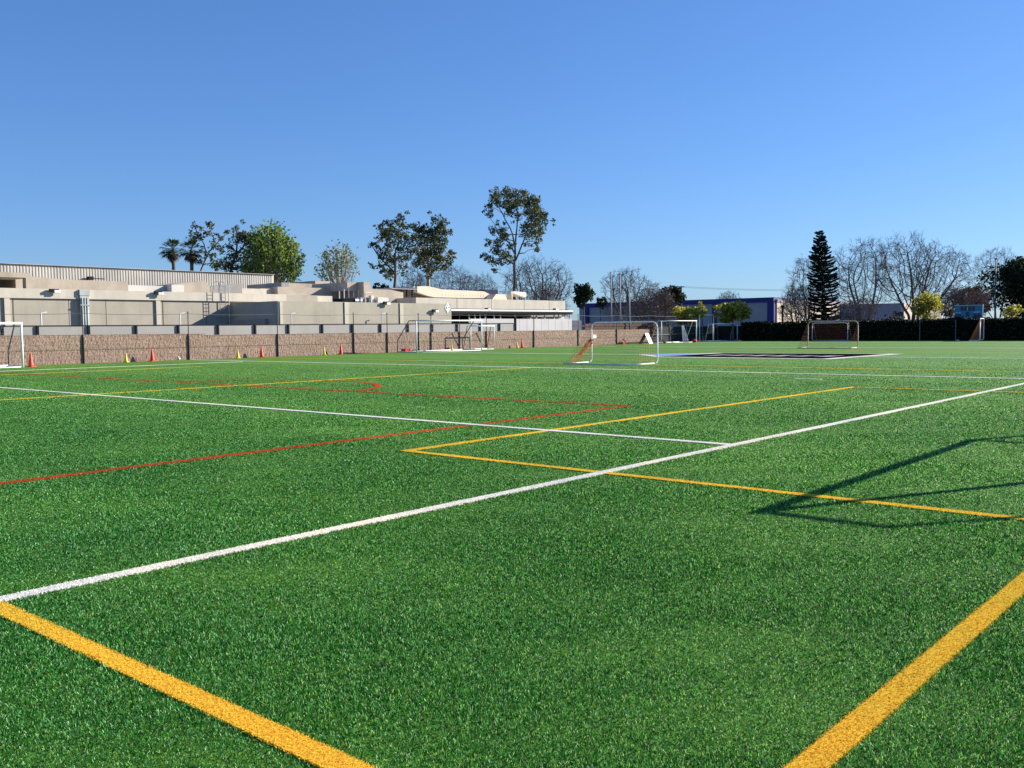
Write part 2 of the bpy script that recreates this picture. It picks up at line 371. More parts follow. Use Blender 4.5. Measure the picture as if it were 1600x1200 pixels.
FWD = np.array([-CAMB[0], -CAMB[1]]); FWD /= np.hypot(*FWD); RGT = np.array([FWD[1], -FWD[0]])
D0, D1 = 2.2, 52.0
def keep_far(d, rng): return rng.uniform(0, 1, len(d)) < np.clip((D1-d)/46.0, 0, 1)**1.3
def turf_blades(N):
    d = D0*np.exp(RNG.uniform(0, math.log(D1/D0), N))
    s = RNG.uniform(-1, 1, N)*(d*0.68+2.8)
    x = FWD[0]*d + RGT[0]*s; y = FWD[1]*d + RGT[1]*s
    k = ~in_lines(x, y, -0.005) & keep_far(d, RNG) & (x > -51) & (y < 94)
    x, y, d = x[k], y[k], d[k]
    # the pile goes on beside and behind the standing point
    n2 = 1000000; d2 = RNG.uniform(-3, 13, n2); s2 = RNG.uniform(-13, 13, n2); k2 = ~((d2 > D0) & (np.abs(s2) < d2*0.68+2.8))
    x2 = FWD[0]*d2+RGT[0]*s2; y2 = FWD[1]*d2+RGT[1]*s2; k2 &= ~in_lines(x2, y2, -0.005)
    x = np.concatenate([x, x2[k2]]); y = np.concatenate([y, y2[k2]]); d = np.concatenate([d, np.full(int(k2.sum()), 7.0)])
    wd = 0.0028*(np.maximum(d, 3.0)/3.4)**0.85*RNG.uniform(0.6, 1.3, len(d))
    # trodden and brushed patches: the pile lies flatter there
    tr_ = np.sin(x*1.9+1.3*np.sin(y*1.1))+np.sin(y*2.3+1.7*np.sin(x*0.8+1))+0.8*np.sin(x*5.1-y*4.3)
    h = 0.0165*RNG.uniform(0.6, 1.15, len(d))*(1-0.14*np.clip(tr_, -2, 2))
    return quads('turf_grass', blades(x, y, wd, h, 0.95, RNG), M['blade'])
struct(turf_blades(4000000), 'stuff')

CN = {'white': 'l_white', 'yellow': 'l_yel', 'red': 'l_red'}
_seen = {}
for c, x0, x1, y0, y1 in LINES:
    z = {'yellow': 0.0100, 'red': 0.0082, 'white': 0.0118}[c]+(0.0008 if x1-x0 < y1-y0 else 0.0)
    m = MB(); m.box(x0, x1, y0, y1, 0.001, z)      # the coloured pile, standing as high as the green pile round it
    # blades of the same coloured turf where the line is near
    area = (x1-x0)*(y1-y0)
    n = int(area*60000)
    x = RNG.uniform(x0-0.007, x1+0.007, n); y = RNG.uniform(y0-0.007, y1+0.007, n)
    d = x*FWD[0]+y*FWD[1]; s = x*RGT[0]+y*RGT[1]
    k = (d > -3) & (d < D1) & (np.abs(s) < np.maximum(d*0.57+2.8, 12))
    k &= RNG.uniform(0, 1, n) < np.clip((3.4/np.maximum(d, 3.4))**1.7*1.0, 0.0, 1)*(d < 14)
    x, y, d = x[k], y[k], d[k]
    if len(x):
        wd = 0.0044*np.maximum(d, 3.2)**0.8/3.0*RNG.uniform(0.7, 1.3, len(d))
        V = blades(x, y, np.minimum(wd, 0.03), 0.013*RNG.uniform(0.6, 1.1, len(d)), 0.97, RNG); V[:, :, 2] += z-0.007
        o = len(m.v); m.v.extend(map(tuple, V.reshape(-1, 3).tolist())); m.f.extend([(o+4*i, o+4*i+1, o+4*i+2, o+4*i+3) for i in range(len(V))])
    struct(m.build(c+'_line', M[CN[c]]))
# red arc
m = MB(); (ax, ay), ar, aw = ARC; a0 = math.asin((16.0-ay)/ar)+0.012
vs = []; NA = 48
for i in range(NA+1):
    a = a0+(math.pi-2*a0)*i/NA
    vs += [(ax+(ar-aw/2)*math.cos(a), ay+(ar-aw/2)*math.sin(a), 0.0098), (ax+(ar+aw/2)*math.cos(a), ay+(ar+aw/2)*math.sin(a), 0.0098)]
m.add(vs, [(2*i, 2*i+1, 2*i+3, 2*i+2) for i in range(NA)])
n = 9000; a = RNG.uniform(a0, math.pi-a0, n); rr = ar+RNG.uniform(-aw/2, aw/2, n)
x = ax+rr*np.cos(a); y = ay+rr*np.sin(a); d = x*FWD[0]+y*FWD[1]; k = (d < 14); x, y = x[k], y[k]
V = blades(x, y, np.full(len(x), 0.03), 0.017*RNG.uniform(0.7, 1.1, len(x)), 0.85, RNG)
o = len(m.v); m.v.extend(map(tuple, V.reshape(-1, 3).tolist())); m.f.extend([(o+4*i, o+4*i+1, o+4*i+2, o+4*i+3) for i in range(len(V))])
struct(m.build('red_arc_line', M['l_red']))

# midfield emblem of coloured turf: pennant outline, black field, pale lettering, blue tail
def flat(name, polys, z, mat, parent=None):
    m = MB()
    for p in polys: m.add([(x, y, z) for x, y in p], [tuple(range(len(p)))])
    return m.build(name, mat, parent)
out = [(-30.8, 46.7), (-27.0, 43.0), (-17.6, 43.0), (-17.2, 51.9), (-18.4, 51.9), (-27.6, 50.9)]
struct(flat('emblem_border', [out], 0.008, M['l_white']))
inn = [(-27.6, 43.7), (-18.2, 43.5), (-17.9, 51.5), (-27.2, 50.5)]
struct(flat('emblem_field', [inn], 0.012, M['l_black']))
struct(flat('emblem_tail', [[(-30.2, 46.8), (-27.7, 44.2), (-27.7, 49.8)]], 0.012, M['l_blue']))
lt = []
for i in range(6):                       # pale letter-like strokes across the middle
    x = -26.0+i*1.25
    lt += [[(x, 45.9), (x+0.8, 45.9), (x+0.85, 48.0), (x+0.1, 48.0)], [(x+0.3, 47.5), (x+0.7, 47.5), (x+0.7, 47.7), (x+0.3, 47.7)]]
struct(flat('emblem_lettering', lt, 0.016, M['l_grey']))


# ---------------------------------------------------------------- block retaining wall
WX = -51.5
def wall_mesh():
    rng = np.random.default_rng(3)
    y0, y1, dy = -8.0, 80.6, 0.08
    ny = int((y1-y0)/dy); zs = np.arange(0, 14)
    V = []; Fc = []
    for i in range(ny+1):
        y = y0+i*dy
        top = 1.58-0.004*(y-19) if y < 31.0 else 1.45-0.0012*(y-31)
        for j in zs:
            V.append((WX+rng.uniform(-0.013, 0.013), y+rng.uniform(-.02, .02), -0.05+(top+0.05)*j/13))
    nz = len(zs)
    for i in range(ny):
        for j in range(nz-1):
            a = i*nz+j; Fc.append((a, a+nz, a+nz+1, a+1))
    mb = MB(); mb.add(V, Fc)
    # cap, back and ends
    for ya, yb, top in ((y0, 31.0, 1.60), (31.0, y1, 1.44)):
        ta = 1.58-0.004*(ya-19) if ya < 30 else 1.45
        tb = 1.58-0.004*(yb-19) if yb < 32 else 1.45-0.0012*(yb-31)
        mb.prism([(ya, ta-0.02), (yb, tb-0.02), (yb, tb+0.015), (ya, ta+0.015)], 'x', WX-0.38, WX+0.012)
    mb.box(WX-0.38, WX-0.03, y0, y1, -0.05, 1.35)
    return mb
wl = wall_mesh().build('block_wall', M['block'])
tag(wl, 'long low brown split-face block wall along the far left edge of the field', 'wall')

# ---------------------------------------------------------------- fence standing in front of the wall
fy = [23.6-6.3*2, 23.6-6.3, 23.6, 29.9, 36.2, 42.5, 45.6, 48.7, 50.0, 53.1, 56.2, 62.2, 68.5, 74.6, 80.6, 87.2, 93.8]
fe = thing('wire_fence', (WX+0.035, 23.6, 0), 'tall thin wire fence with dark posts standing in front of the brown block wall', 'fence')
for y in fy:
    p = MB(); p.tube([(WX+0.035, y, -0.02), (WX+0.035, y, 1.45)], 0.048, 8); p.tube([(WX+0.035, y, 1.45), (WX+0.035, y, 2.82)], 0.028, 8)
    p.lathe([(0.035, 0), (0.04, 0.03), (0.015, 0.06)], (WX+0.035, y, 2.82), 8)
    p.build('fence_post', M['postbrown'], fe)
p = MB()
for a, b in zip(fy[:-1], fy[1:]):
    p.tube([(WX+0.035, a+(b-a)*t, 2.74-0.35*t*(1-t)*(b-a)/6.3*0.8) for t in (0, .17, .33, .5, .67, .83, 1)], 0.013, 5, False)
p.build('top_wire', M['wire'], fe)
p = MB(); p.tube([(WX+0.035, fy[0], 0.78), (WX+0.035, 31.0, 0.76), (WX+0.035, 80.6, 0.74)], 0.008, 5, False); p.build('middle_wire', M['wire'], fe)

# dark mesh screen on the last bays of that fence and the corner
sc_ = thing('screen_fence', (WX, 87, 0), 'dark mesh windscreen fence beyond the end of the block wall in the far corner', 'fence')
p = MB(); p.box(WX-0.03, WX, 80.65, 94.4, 0.05, 1.62); p.build('mesh_screen', M['screen'], sc_)
p = MB(); p.box(WX, -48.6, 94.35, 94.4, 0.05, 1.62); p.build('mesh_screen', M['screen'], sc_)
for y in (81.0, 84.2, 87.5, 90.8, 94.2):
    p = MB(); p.tube([(WX+0.06, y, 0), (WX+0.06, y, 1.75)], 0.04, 8); p.build('fence_post', M['pole'], sc_)
p = MB(); p.tube([(WX+0.06, 81.0, 0.85), (WX+0.06, 94.2, 0.85)], 0.02, 6); p.build('middle_rail', M['pole'], sc_)
gt_ = thing('gate_frame', (WX, 91.5, 0), 'tall white steel gate frame over the dark screen fence near the hedge', 'gate')
a, b = ond(1093, 492, 100), ond(1115, 492.5, 103)
for q in (a, b):
    p = MB(); p.tube([(q.x, q.y, 0), q], 0.05, 8); p.build('post', M['white'], gt_)
p = MB(); p.tube([a, b], 0.05, 8); p.build('crossbar', M['white'], gt_)

# ---------------------------------------------------------------- grey panel fence on the terrace
PX = -53.2
pf = thing('panel_fence', (PX, 20, 1.2), 'low fence of plain grey panels with a dark top rail behind the block wall', 'fence')
pu = [-60, 3, 58, 138, 212, 278, 340, 398, 450, 503, 550, 594, 637, 675, 714, 750, 780, 805]
py = [onx(u, 510, PX).y for u in pu]
for a, b in zip(py[:-1], py[1:]):
    p = MB(); p.box(PX-0.04, PX, a+0.06, b-0.06, 1.20, 2.055); p.build('panel', M['greyp'], pf)
for y in py:
    p = MB(); p.box(PX-0.06, PX+0.10, y-0.055, y+0.055, 1.2, 2.09); p.build('fence_post', M['dark'], pf)
p = MB(); p.box(PX-0.07, PX+0.03, py[0], py[-1], 2.06, 2.11); p.build('top_rail', M['dark'], pf)
for k, u in enumerate((64, 281, 455, 597)):   # slim white vent pipes standing behind the fence
    q = onx(u, 490 if k else 489, PX-0.5)
    p = MB(); p.tube([(q.x, q.y, 1.2), q, q+Vector((0.0, 0.32, 0.04))], 0.035, 6)
    t = p.build('vent_pipe', M['white'])
    tag(t, ['slim white pipe behind the grey panel fence near the floodlit left wall', 'slim white pipe behind the grey panels left of the dark shaded wall',
            'slim white pipe behind the grey panels just right of the shaded block corner', 'slim white pipe behind the grey panels left of the big white goal'][k], 'pipe', 'vent pipes behind the panel fence')

def yz(u, v, X): q = onx(u, v, X); return q.y, q.z
def wall_lamp(parent, u, v, X):
    q = onx(u, v, X+0.17)
    p = MB(); p.tube([(X, q.y, q.z+0.05), (q.x, q.y, q.z+0.08)], 0.03, 6)
    p.box(q.x-0.10, q.x+0.08, q.y-0.30, q.y+0.26, q.z, q.z+0.16)
    l = p.build('wall_lamp', M['dark'], parent, bevel=0.03)
    p = MB(); p.box(q.x-0.02, q.x+0.095, q.y-0.05, q.y+0.34, q.z-0.10, q.z+0.10); p.build('lens', M['lampglass'], l, bevel=0.03)

# ---------------------------------------------------------------- left concrete building
AX = -60.0
ca = thing('concrete_building', (AX, 25, 1.2), 'low tan concrete building with a cream parapet band and floodlights at far left', 'building')
ytopA = 4.42
p = MB(); p.box(AX-14, AX, -14, 46, 1.2, ytopA-0.02); p.build('wall', M['tan'], ca)
zb = yz(200, 468.5, AX)[1]
p = MB(); p.box(AX-0.3, AX+0.12, -14, 43, zb, ytopA); p.build('parapet_band', M['cream'], ca)
for u in (10.5, 246.5):
    y = yz(u, 480, AX)[0]
    p = MB(); p.box(AX-0.01, AX+0.10, y-0.16, y+0.16, 1.2, zb-0.003); p.build('pilaster', M['cream'], ca)
    p = MB(); p.box(AX-0.01, AX+0.015, y+0.34, y+0.40, 1.2, zb-0.003); p.build('downpipe', M['joint'], ca)
for u in (107.5, 165.5, 322):
    y = yz(u, 480, AX)[0]
    p = MB(); p.box(AX-0.01, AX+0.004, y-0.025, y+0.025, 1.2, zb-0.003); p.build('joint', M['joint'], ca)
for v0 in (487.5,):
    z = yz(60, v0, AX)[1]
# riser duct
ya, yb_ = yz(126, 480, AX+0.24)[0], yz(140, 480, AX+0.24)[0]
p = MB(); p.box(AX+0.121, AX+0.24, ya, yb_, 1.2, 4.05); p.box(AX+0.121, AX+0.27, ya-0.04, yb_+0.04, 4.05, 4.42)
for k in range(3): p.tube([(AX+0.26, ya+0.1+k*0.16, 1.2), (AX+0.26, ya+0.1+k*0.16, 3.9)], 0.05, 6)
p.box(AX+0.241, AX+0.32, ya-0.05, yb_+0.05, 3.42, 3.47)
p.build('riser_duct', M['galv'], ca)
for u, v in ((85, 455.5), (247.5, 459)): wall_lamp(ca, u, v, AX+0.12)
# rooftop screens on the left building
RX = -63.0
y0, z1 = yz(24, 430, RX); y1, z2 = yz(95, 437, RX); y2, z3 = yz(200, 440, RX)
p = MB(); p.prism([(y0, 4.3), (y2, 4.3), (y2, z3), (y1, z2+0.02), (y1-0.05, z1-0.15), (y0, z1)], 'x', RX-6, RX); p.build('roof_screen', M['stucco'], ca)
ys, zs_ = yz(0, 432, RX+1.5)
p = MB(); p.box(RX-5, RX+2.4, -12, y0-0.04, z1-0.28, z1+0.02); p.box(RX+1.9, RX+2.4, y0-0.34, y0-0.04, 4.3, z1-0.28); p.build('roof_canopy', M['stucco'], ca)
y3 = yz(299, 440, RX)[0]
p = MB(); p.box(RX-3, RX-0.6, y2+0.02, y3+0.6, 4.3, yz(240, 446.5, RX-0.6)[1]); p.build('low_parapet', M['palewall'], ca)
# two grey roof sheds
SX = -62.6
a = yz(271, 444, SX); b = yz(320, 438.5, SX); c = yz(329, 447, SX)
p = MB(); p.prism([(a[0], 4.3), (c[0]-0.03, 4.3), (c[0]-0.03, c[1]), (b[0], b[1]), (a[0], a[1])], 'x', SX-5.0, SX); p.build('roof_shed', M['stucco'], ca)
a2 = yz(329, 447.5, SX-0.2); b2 = yz(378, 443, SX-0.2)
p = MB(); p.prism([(a2[0], 4.3), (b2[0], 4.3), (b2[0], b2[1]), (a2[0], a2[1])], 'x', SX-5.2, SX-0.2); p.build('roof_shed', M['roofgrey'], ca)
q = yz(276, 444, SX+0.5); 
p = MB(); p.box(SX+0.02, SX+0.6, q[0]-0.45, q[0]+0.5, 4.3, 5.02); p.build('vent_box', M['palewall'], ca)
y4 = yz(428, 455, RX)[0]
p = MB(); p.box(RX-7, RX-1.0, b2[0]+0.02, y4, 4.3, yz(400, 453, RX)[1]+0.15); p.build('low_parapet', M['cream'], ca)
# access ladder on the facade
lyA, lyB = yz(343.5, 460, AX+0.5)[0], yz(352, 460, AX+0.5)[0]
p = MB()
for y in (lyA, lyB):
    p.tube([(AX+0.5, y, 2.7), (AX+0.5, y, 5.05), (AX+0.25, y, 5.2), (AX-0.2, y, 5.2), (AX-0.4, y, 4.4)], 0.02, 6)
for k in range(9): p.tube([(AX+0.5, lyA, 2.8+0.26*k), (AX+0.5, lyB, 2.8+0.26*k)], 0.018, 5)
p.build('ladder', M['pole'], ca)
p = MB(); p.tube([(AX+0.35, yz(358, 460, AX+.4)[0], 1.2), (AX+0.35, yz(358, 460, AX+.4)[0], 5.3)], 0.03, 6); p.build('conduit', M['palewall'], ca)

# ---------------------------------------------------------------- projecting wing
BX = -54.24; BY0 = 38.25; BY1 = yz(705.5, 500, BX)[0]; BT = 3.70
wb = thing('projecting_wing', (BX, 48, 1.2), 'plain tan concrete wing stepping forward, its end wall in deep shade', 'building')
p = MB(); p.box(AX-8, BX, BY0, BY1, 1.2, BT); p.build('wall', M['tan'], wb)
p = MB(); p.box(BX-0.01, BX+0.05, BY0+0.12, BY0+0.34, 1.2, BT-0.05); p.build('corner_trim', M['cream'], wb)
for u in (541, 627):
    y = yz(u, 490, BX)[0]
    p = MB(); p.box(BX-0.01, BX+0.06, y-0.18, y+0.18, 1.2, BT-0.02); p.build('pilaster', M['cream'], wb)
    p = MB(); p.box(BX-0.01, BX+0.012, y-0.27, y-0.22, 1.2, BT-0.02); p.build('joint', M['joint'], wb)
for u, v in ((604, 474.5), (680, 486.5)): wall_lamp(wb, u, v, BX)
p = MB(); p.box(AX+0.4, BX-1.2, BY0-0.30, BY0-0.02, 1.2, 2.5); p.build('meter_cabinet', M['roofgrey'], wb)
# diamond placard
q = onx(699.5, 481, BX+0.03)
p = MB(); hw = 0.34
p.prism([(q.y-hw, q.z), (q.y, q.z-hw*1.25), (q.y+hw, q.z), (q.y, q.z+hw*1.25)], 'x', BX+0.005, BX+0.03)
sg = p.build('diamond_sign', M['white']); tag(sg, 'white diamond hazard placard with dark marks on the tan wall', 'sign')
for dy_, dz_, wd_, mm in ((-0.15, 0.0, 0.085, 'blue'), (0.15, 0.02, 0.07, 'dark'), (0.0, 0.22, 0.05, 'digit')):
    p = MB(); y, z = q.y+dy_, q.z+dz_
    p.prism([(y-wd_, z), (y, z-wd_*1.3), (y+wd_, z), (y, z+wd_*1.3)], 'x', BX+0.031, BX+0.036)
    k = p.build('mark', M[mm], sg)

# ---------------------------------------------------------------- buildings stacked behind the wing
ub = thing('upper_building', (-66, 50, 1.2), 'weathered stucco building with stepped flat roofs rising behind the tan wing', 'building')
UX = -62.0
ya = yz(436, 460, UX)[0]; yb_ = yz(590, 460, UX)[0]; yc = yz(519, 460, UX)[0]
p = MB(); p.box(UX-6, UX, ya, yc, 1.2, yz(470, 461.5, UX)[1]); p.build('cream_wall', M['cream'], ub)
VX = -64.5
yd = yz(398, 455, VX)[0]; ye = yz(520, 452, VX)[0]
p = MB(); p.box(VX-6, VX, yz(434, 455, VX)[0], ye+3.5, 1.2, yz(480, 449.3, VX)[1]); p.build('stucco_wall', M['stucco'], ub)
p = MB(); p.box(VX-4, VX-0.6, yz(414, 455, VX)[0], yz(436, 455, VX)[0]-0.02, 3.6, yz(425, 450.5, VX)[1]); p.build('side_block', M['stucco'], ub)
TX = -68.0
p = MB(); p.box(TX-5, TX, yz(438, 446, TX)[0], yz(522, 446, TX)[0], 3.8, yz(460, 442.5, TX)[1]); p.build('rear_parapet', M['stucco'], ub)
p = MB(); p.box(TX-2, TX+0.2, yz(438, 446, TX)[0]-0.02, yz(449, 446, TX)[0], yz(440, 449, TX)[1], yz(440, 441.5, TX)[1]); p.build('roof_unit', M['roofgrey'], ub)
p = MB(); p.box(TX-4, TX-0.4, yz(497, 446, TX)[0], yz(520, 446, TX)[0], 5, yz(508, 439.3, TX-0.4)[1]); p.build('upper_block', M['stucco'], ub)
# portal: roof slab carried by an end wall
PXX = -61.5
yp0, yp1 = yz(568.5, 455, PXX)[0], yz(579, 455, PXX)[0]
zt = yz(573, 440.5, PXX)[1]
p = MB(); p.box(PXX-7.5, PXX, yp0, yp1, 1.2, zt); p.build('end_wall', M['stucco'], ub)
p = MB(); p.box(PXX-7.5, PXX-5.6, ye+3.0, yp0-0.02, 3.4, zt-0.02); p.box(PXX-5.6, PXX-0.8, yp0-1.1, yp0-0.02, zt-0.75, zt-0.02); p.build('portal_roof', M['stucco'], ub)
p = MB(); p.box(PXX-5.5, PXX-5.3, yp0-2.6, yp0-0.04, 3.6, zt-0.8); p.build('portal_wall', M['cream'], ub)
p = MB(); p.box(UX-1, UX+1.6, yc+0.05, yz(580, 470, UX+1.6)[0], 1.2, 3.9); p.build('lower_roof', M['roofgrey'], ub)
yw0 = yp1+0.02; yw1 = yz(630, 460, PXX-1)[0]
a = yz(610, 452.5, PXX-1); p = MB()
p.prism([(yw0, 1.2), (yw1, 1.2), (yw1, yz(630, 457, PXX-1)[1]), (a[0], a[1]), (yw0, a[1])], 'x', PXX-6, PXX-1); p.build('tan_wall', M['stucco'], ub)
for k in range(5):
    q = onx(530+7.5*k, 456, UX-0.2)
    p = MB(); p.tube([(q.x, q.y, 3.8), (q.x, q.y, 4.9+0.18*(k % 3))], 0.05, 6); p.build('vent_pipe', M['palewall'], ub)
q0 = onx(536, 470, BX-2.0); q1 = onx(585, 470.5, BX-2.0)
ac = thing('air_conditioner', (BX-2.6, (q0.y+q1.y)/2, BT), 'long grey green rooftop air conditioner on the tan wing roof', 'air conditioner')
zt2 = onx(560, 464.5, BX-2.0).z
p = MB(); p.box(BX-3.4, BX-2.0, q0.y+1.4, q1.y, BT+0.005, zt2); p.build('housing', M['ac'], ac, bevel=0.02)
p = MB(); p.box(BX-3.2, BX-2.1, q0.y, q0.y+1.38, BT+0.005, zt2-0.12)
for k in range(5): p.box(BX-2.1, BX-2.06, q0.y+0.08, q0.y+1.3, BT+0.06+k*0.07, BT+0.09+k*0.07)
p.build('fan_section', M['dark'], ac)
p = MB(); p.box(BX-2.0, BX-1.985, q1.y-1.9, q1.y-1.2, BT+0.16, zt2-0.12); p.build('plate', M['white'], ac)
q = onx(598, 468, BX-1.5)
p = MB(); p.box(BX-2.2, BX-1.5, q.y-0.5, q.y+0.6, BT+0.005, q.z+0.16); p.box(BX-2.0, BX-1.7, q.y-1.0, q.y-0.7, BT+0.005, q.z+0.3); p.tube([(BX-1.8, q.y-1.5, BT), (BX-1.8, q.y-1.5, q.z+0.5), (BX-1.8, q.y-0.9, q.z+0.5)], 0.06, 6)
tag(p.build('roof_vent', M['palewall'], None, bevel=0.02), 'small pale roof vent boxes beside the grey green air conditioner', 'vent')

# corrugated hall behind
HX = -78.0
hb = thing('corrugated_hall', (HX, 40, 1.2), 'tall pale hall clad in rusty corrugated sheet rising behind the left building', 'building')
y0, y1 = -20.0, 54.6
p = MB(); pitch = 0.24; n = int((y1-y0)/pitch)
prof = []
for i in range(n):
    y = y0+i*pitch; prof += [(y, 0), (y+0.10, 0), (y+0.125, 0.028), (y+0.215, 0.028)]
prof.append((y1, 0))
vs = [(HX+d, y, z) for z in (1.2, 7.15) for y, d in prof]
k = len(prof); p.add(vs, [(i, i+1, i+1+k, i+k) for i in range(k-1)])
p.build('corrugated_wall', M['corr'], hb)
p = MB(); p.box(HX-24, HX-0.02, y0, y1, 1.2, 7.05); p.build('hall_body', M['roofgrey'], hb)
p = MB(); p.box(HX-24, HX+0.16, y0, y1+0.05, 7.152, 7.19); p.build('roof_edge', M['corr'], hb)
q = onx(140, 435, HX+0.5)
p = MB(); p.box(HX+0.12, HX+0.6, q.y-0.1, q.y+0.3, q.z-0.12, q.z+0.16); p.tube([(HX+0.4, q.y+0.3, q.z), (HX+0.4, q.y+1.3, q.z)], 0.04, 6); p.build('wall_light', M['dark'], hb)

# curved roof hall
CXX = -66.0
cb_ = thing('curved_roof_hall', (CXX, 62, 1.2), 'hall with a pale fascia roof swooping down over dark red walls', 'building')
pt = [(652, 447.3), (668, 447.2), (680, 449.5), (690, 452.2), (756, 455.2), (766, 460.2), (757, 466), (680, 464.5), (668, 462.0), (652, 456.5)]
pp = [yz(u, v, CXX) for u, v in pt]
p = MB(); p.prism(pp[::-1], 'x', CXX-0.5, CXX); p.build('fascia', M['beige'], cb_)
fa = M['joint']
p = MB()
for i in range(26):
    y = pp[3][0]+0.15+i*0.42
    if y < pp[4][0]: p = MB(); p.box(CXX, CXX+0.012, y, y+0.025, yz(700, 464, CXX)[1]+0.1, 5.1); p.build('fascia_seam', M['stucco'], cb_)

rp = [pp[0], pp[1], pp[2], pp[3], pp[4], pp[5]]
p = MB(); p.prism([(y, z-0.03) for y, z in rp] + [(pp[5][0], pp[6][1]), (pp[0][0], pp[9][1])], 'x', CXX-9, CXX-0.5); p.build('roof', M['roofgrey'], cb_)
ya, yb_ = pp[0][0]-2.4, pp[0][0]-0.02
p = MB(); p.box(CXX-9, CXX-0.2, pp[0][0]-0.3, pp[0][0]-0.01, pp[9][1], pp[0][1]-0.02); p.build('end_fascia', M['palewall'], cb_)
q = onx(618, 466, CXX+0.6); q2 = onx(650, 466, CXX+0.6)
p = MB(); p.box(CXX-6, CXX+0.6, q.y, q2.y, 1.2, onx(630, 464.3, CXX+0.6).z); p.build('red_wall', M['maroon'], cb_)
for k in range(4):
    y = q.y+0.3+k*(q2.y-q.y-0.5)/3
    p = MB(); p.box(CXX+0.25, CXX+0.4, y-0.05, y+0.05, onx(630, 464.3, CXX+0.6).z, pp[9][1]+0.2); p.build('post', M['dark'], cb_)
p = MB(); p.box(CXX-6, CXX+0.5, q.y-0.4, q2.y+0.2, pp[9][1]+0.2, pp[9][1]+0.28); p.build('eave', M['roofgrey'], cb_)
p = MB(); p.box(CXX-6, CXX-1.5, q.y, pp[7][0]+6, 1.2, pp[9][1]+0.15); p.build('inner_wall', M['stucco'], cb_)
# rooftop ductwork to the right of the curved roof
dk = thing('roof_ductwork', (CXX, 73, 4.4), 'dark sloping panels and a white duct on the roof beyond the curved fascia', 'ductwork')
a, b = yz(757, 454, CXX-2), yz(775, 452.5, CXX-2)
p = MB(); p.prism([(a[0], 4.5), (b[0]+0.3, 4.5), (b[0]+0.3, b[1]), (a[0], b[1]-0.05)], 'x', CXX-5, CXX-2); p.build('solar_panel', M['digit'], dk)
a, b = yz(765, 463, CXX+1), yz(795, 463, CXX+1)
p = MB(); p.prism([(a[0], 4.3), (b[0], 4.3), (b[0]-0.6, a[1]+0.25), (a[0]+1.0, a[1]+0.25)], 'x', CXX-2, CXX+1); p.build('hood', M['beige'], dk)
a, b = onx(797, 457, CXX), onx(819, 461, CXX)
p = MB(); p.tube([(CXX, a.y, 4.3), (CXX, a.y, a.z), (CXX, a.y+0.6, a.z-0.15), (CXX, b.y, b.z)], 0.30, 12)
p.build('duct', M['beige'], dk, smooth=True)
for u in (778, 787, 805, 812):
    y = yz(u, 465, CXX+0.6)[0]
    p = MB(); p.tube([(CXX+0.6, y, 4.2), (CXX+0.6, y, 5.0)], 0.035, 6); p.build('support', M['dark'], dk)

# canopy building
cy1 = yz(883, 470, AX)[0]
cn = thing('canopy_building', (AX, 69, 1.2), 'cream parapet building with a long white edged canopy over a dark walkway', 'building')
zb2 = yz(790, 483, AX)[1]
p = MB(); p.box(AX-9, AX, yz(650, 470, AX)[0], cy1, zb2, 4.42); p.build('parapet', M['cream'], cn)
p = MB(); p.box(AX-8.9, AX-0.4, BY1-4, cy1-0.1, 1.2, zb2-0.01); p.build('wall', M['tan'], cn)
for u in (714, 768, 819, 858):
    y = yz(u, 470, AX)[0]; p = MB(); p.box(AX-0.01, AX+0.004, y-0.025, y+0.025, zb2, 4.42); p.build('joint', M['joint'], cn)
CAX = -55.6
yk0, yk1 = BY1+0.05, yz(895, 486, CAX)[0]; zk = yz(800, 485, CAX)[1]
p = MB(); p.box(AX+0.02, CAX, yk0, yk1, zk-0.24, zk-0.10); p.build('canopy_roof', M['dark'], cn)
p = MB(); p.box(CAX+0.003, CAX+0.05, yk0, yk1, zk-0.09, zk+0.06); p.build('canopy_edge', M['white'], cn)
p = MB(); p.box(AX+0.05, CAX-0.05, yk0, yk1, zk-0.34, zk-0.25); p.build('canopy_soffit', M['dark'], cn)
for u in (733, 742, 750, 758, 772, 782, 805, 829, 838, 851, 866, 873, 891):
    y = yz(u, 495, CAX-0.4)[0]
    p = MB(); p.box(CAX-0.46, CAX-0.36, y-0.05, y+0.05, 1.2, zk-0.345); p.build('canopy_post', M['palewall'], cn)
p = MB(); p.box(AX-0.38, AX+0.0, yk0, yk1-1, 1.2, zb2-0.02); p.build('shade_and_openings', M['dark'], cn)  # one dark slab stands in for openings and shade under the canopy
for y0_, y1_ in ((yz(824, 495, CAX-1)[0], yz(842, 495, CAX-1)[0]), (yz(845, 495, CAX-1)[0], yz(861, 495, CAX-1)[0]), (yz(867, 495, CAX-1)[0], yz(882, 495, CAX-1)[0])):
    p = MB(); p.box(CAX-1.6, CAX-1.0, y0_, y1_, 2.5, 2.72); p.build('counter', M['palewall'], cn)
wall_lamp(cn, 762, 484, CAX-0.2); wall_lamp(cn, 868, 484.5, CAX-0.2)
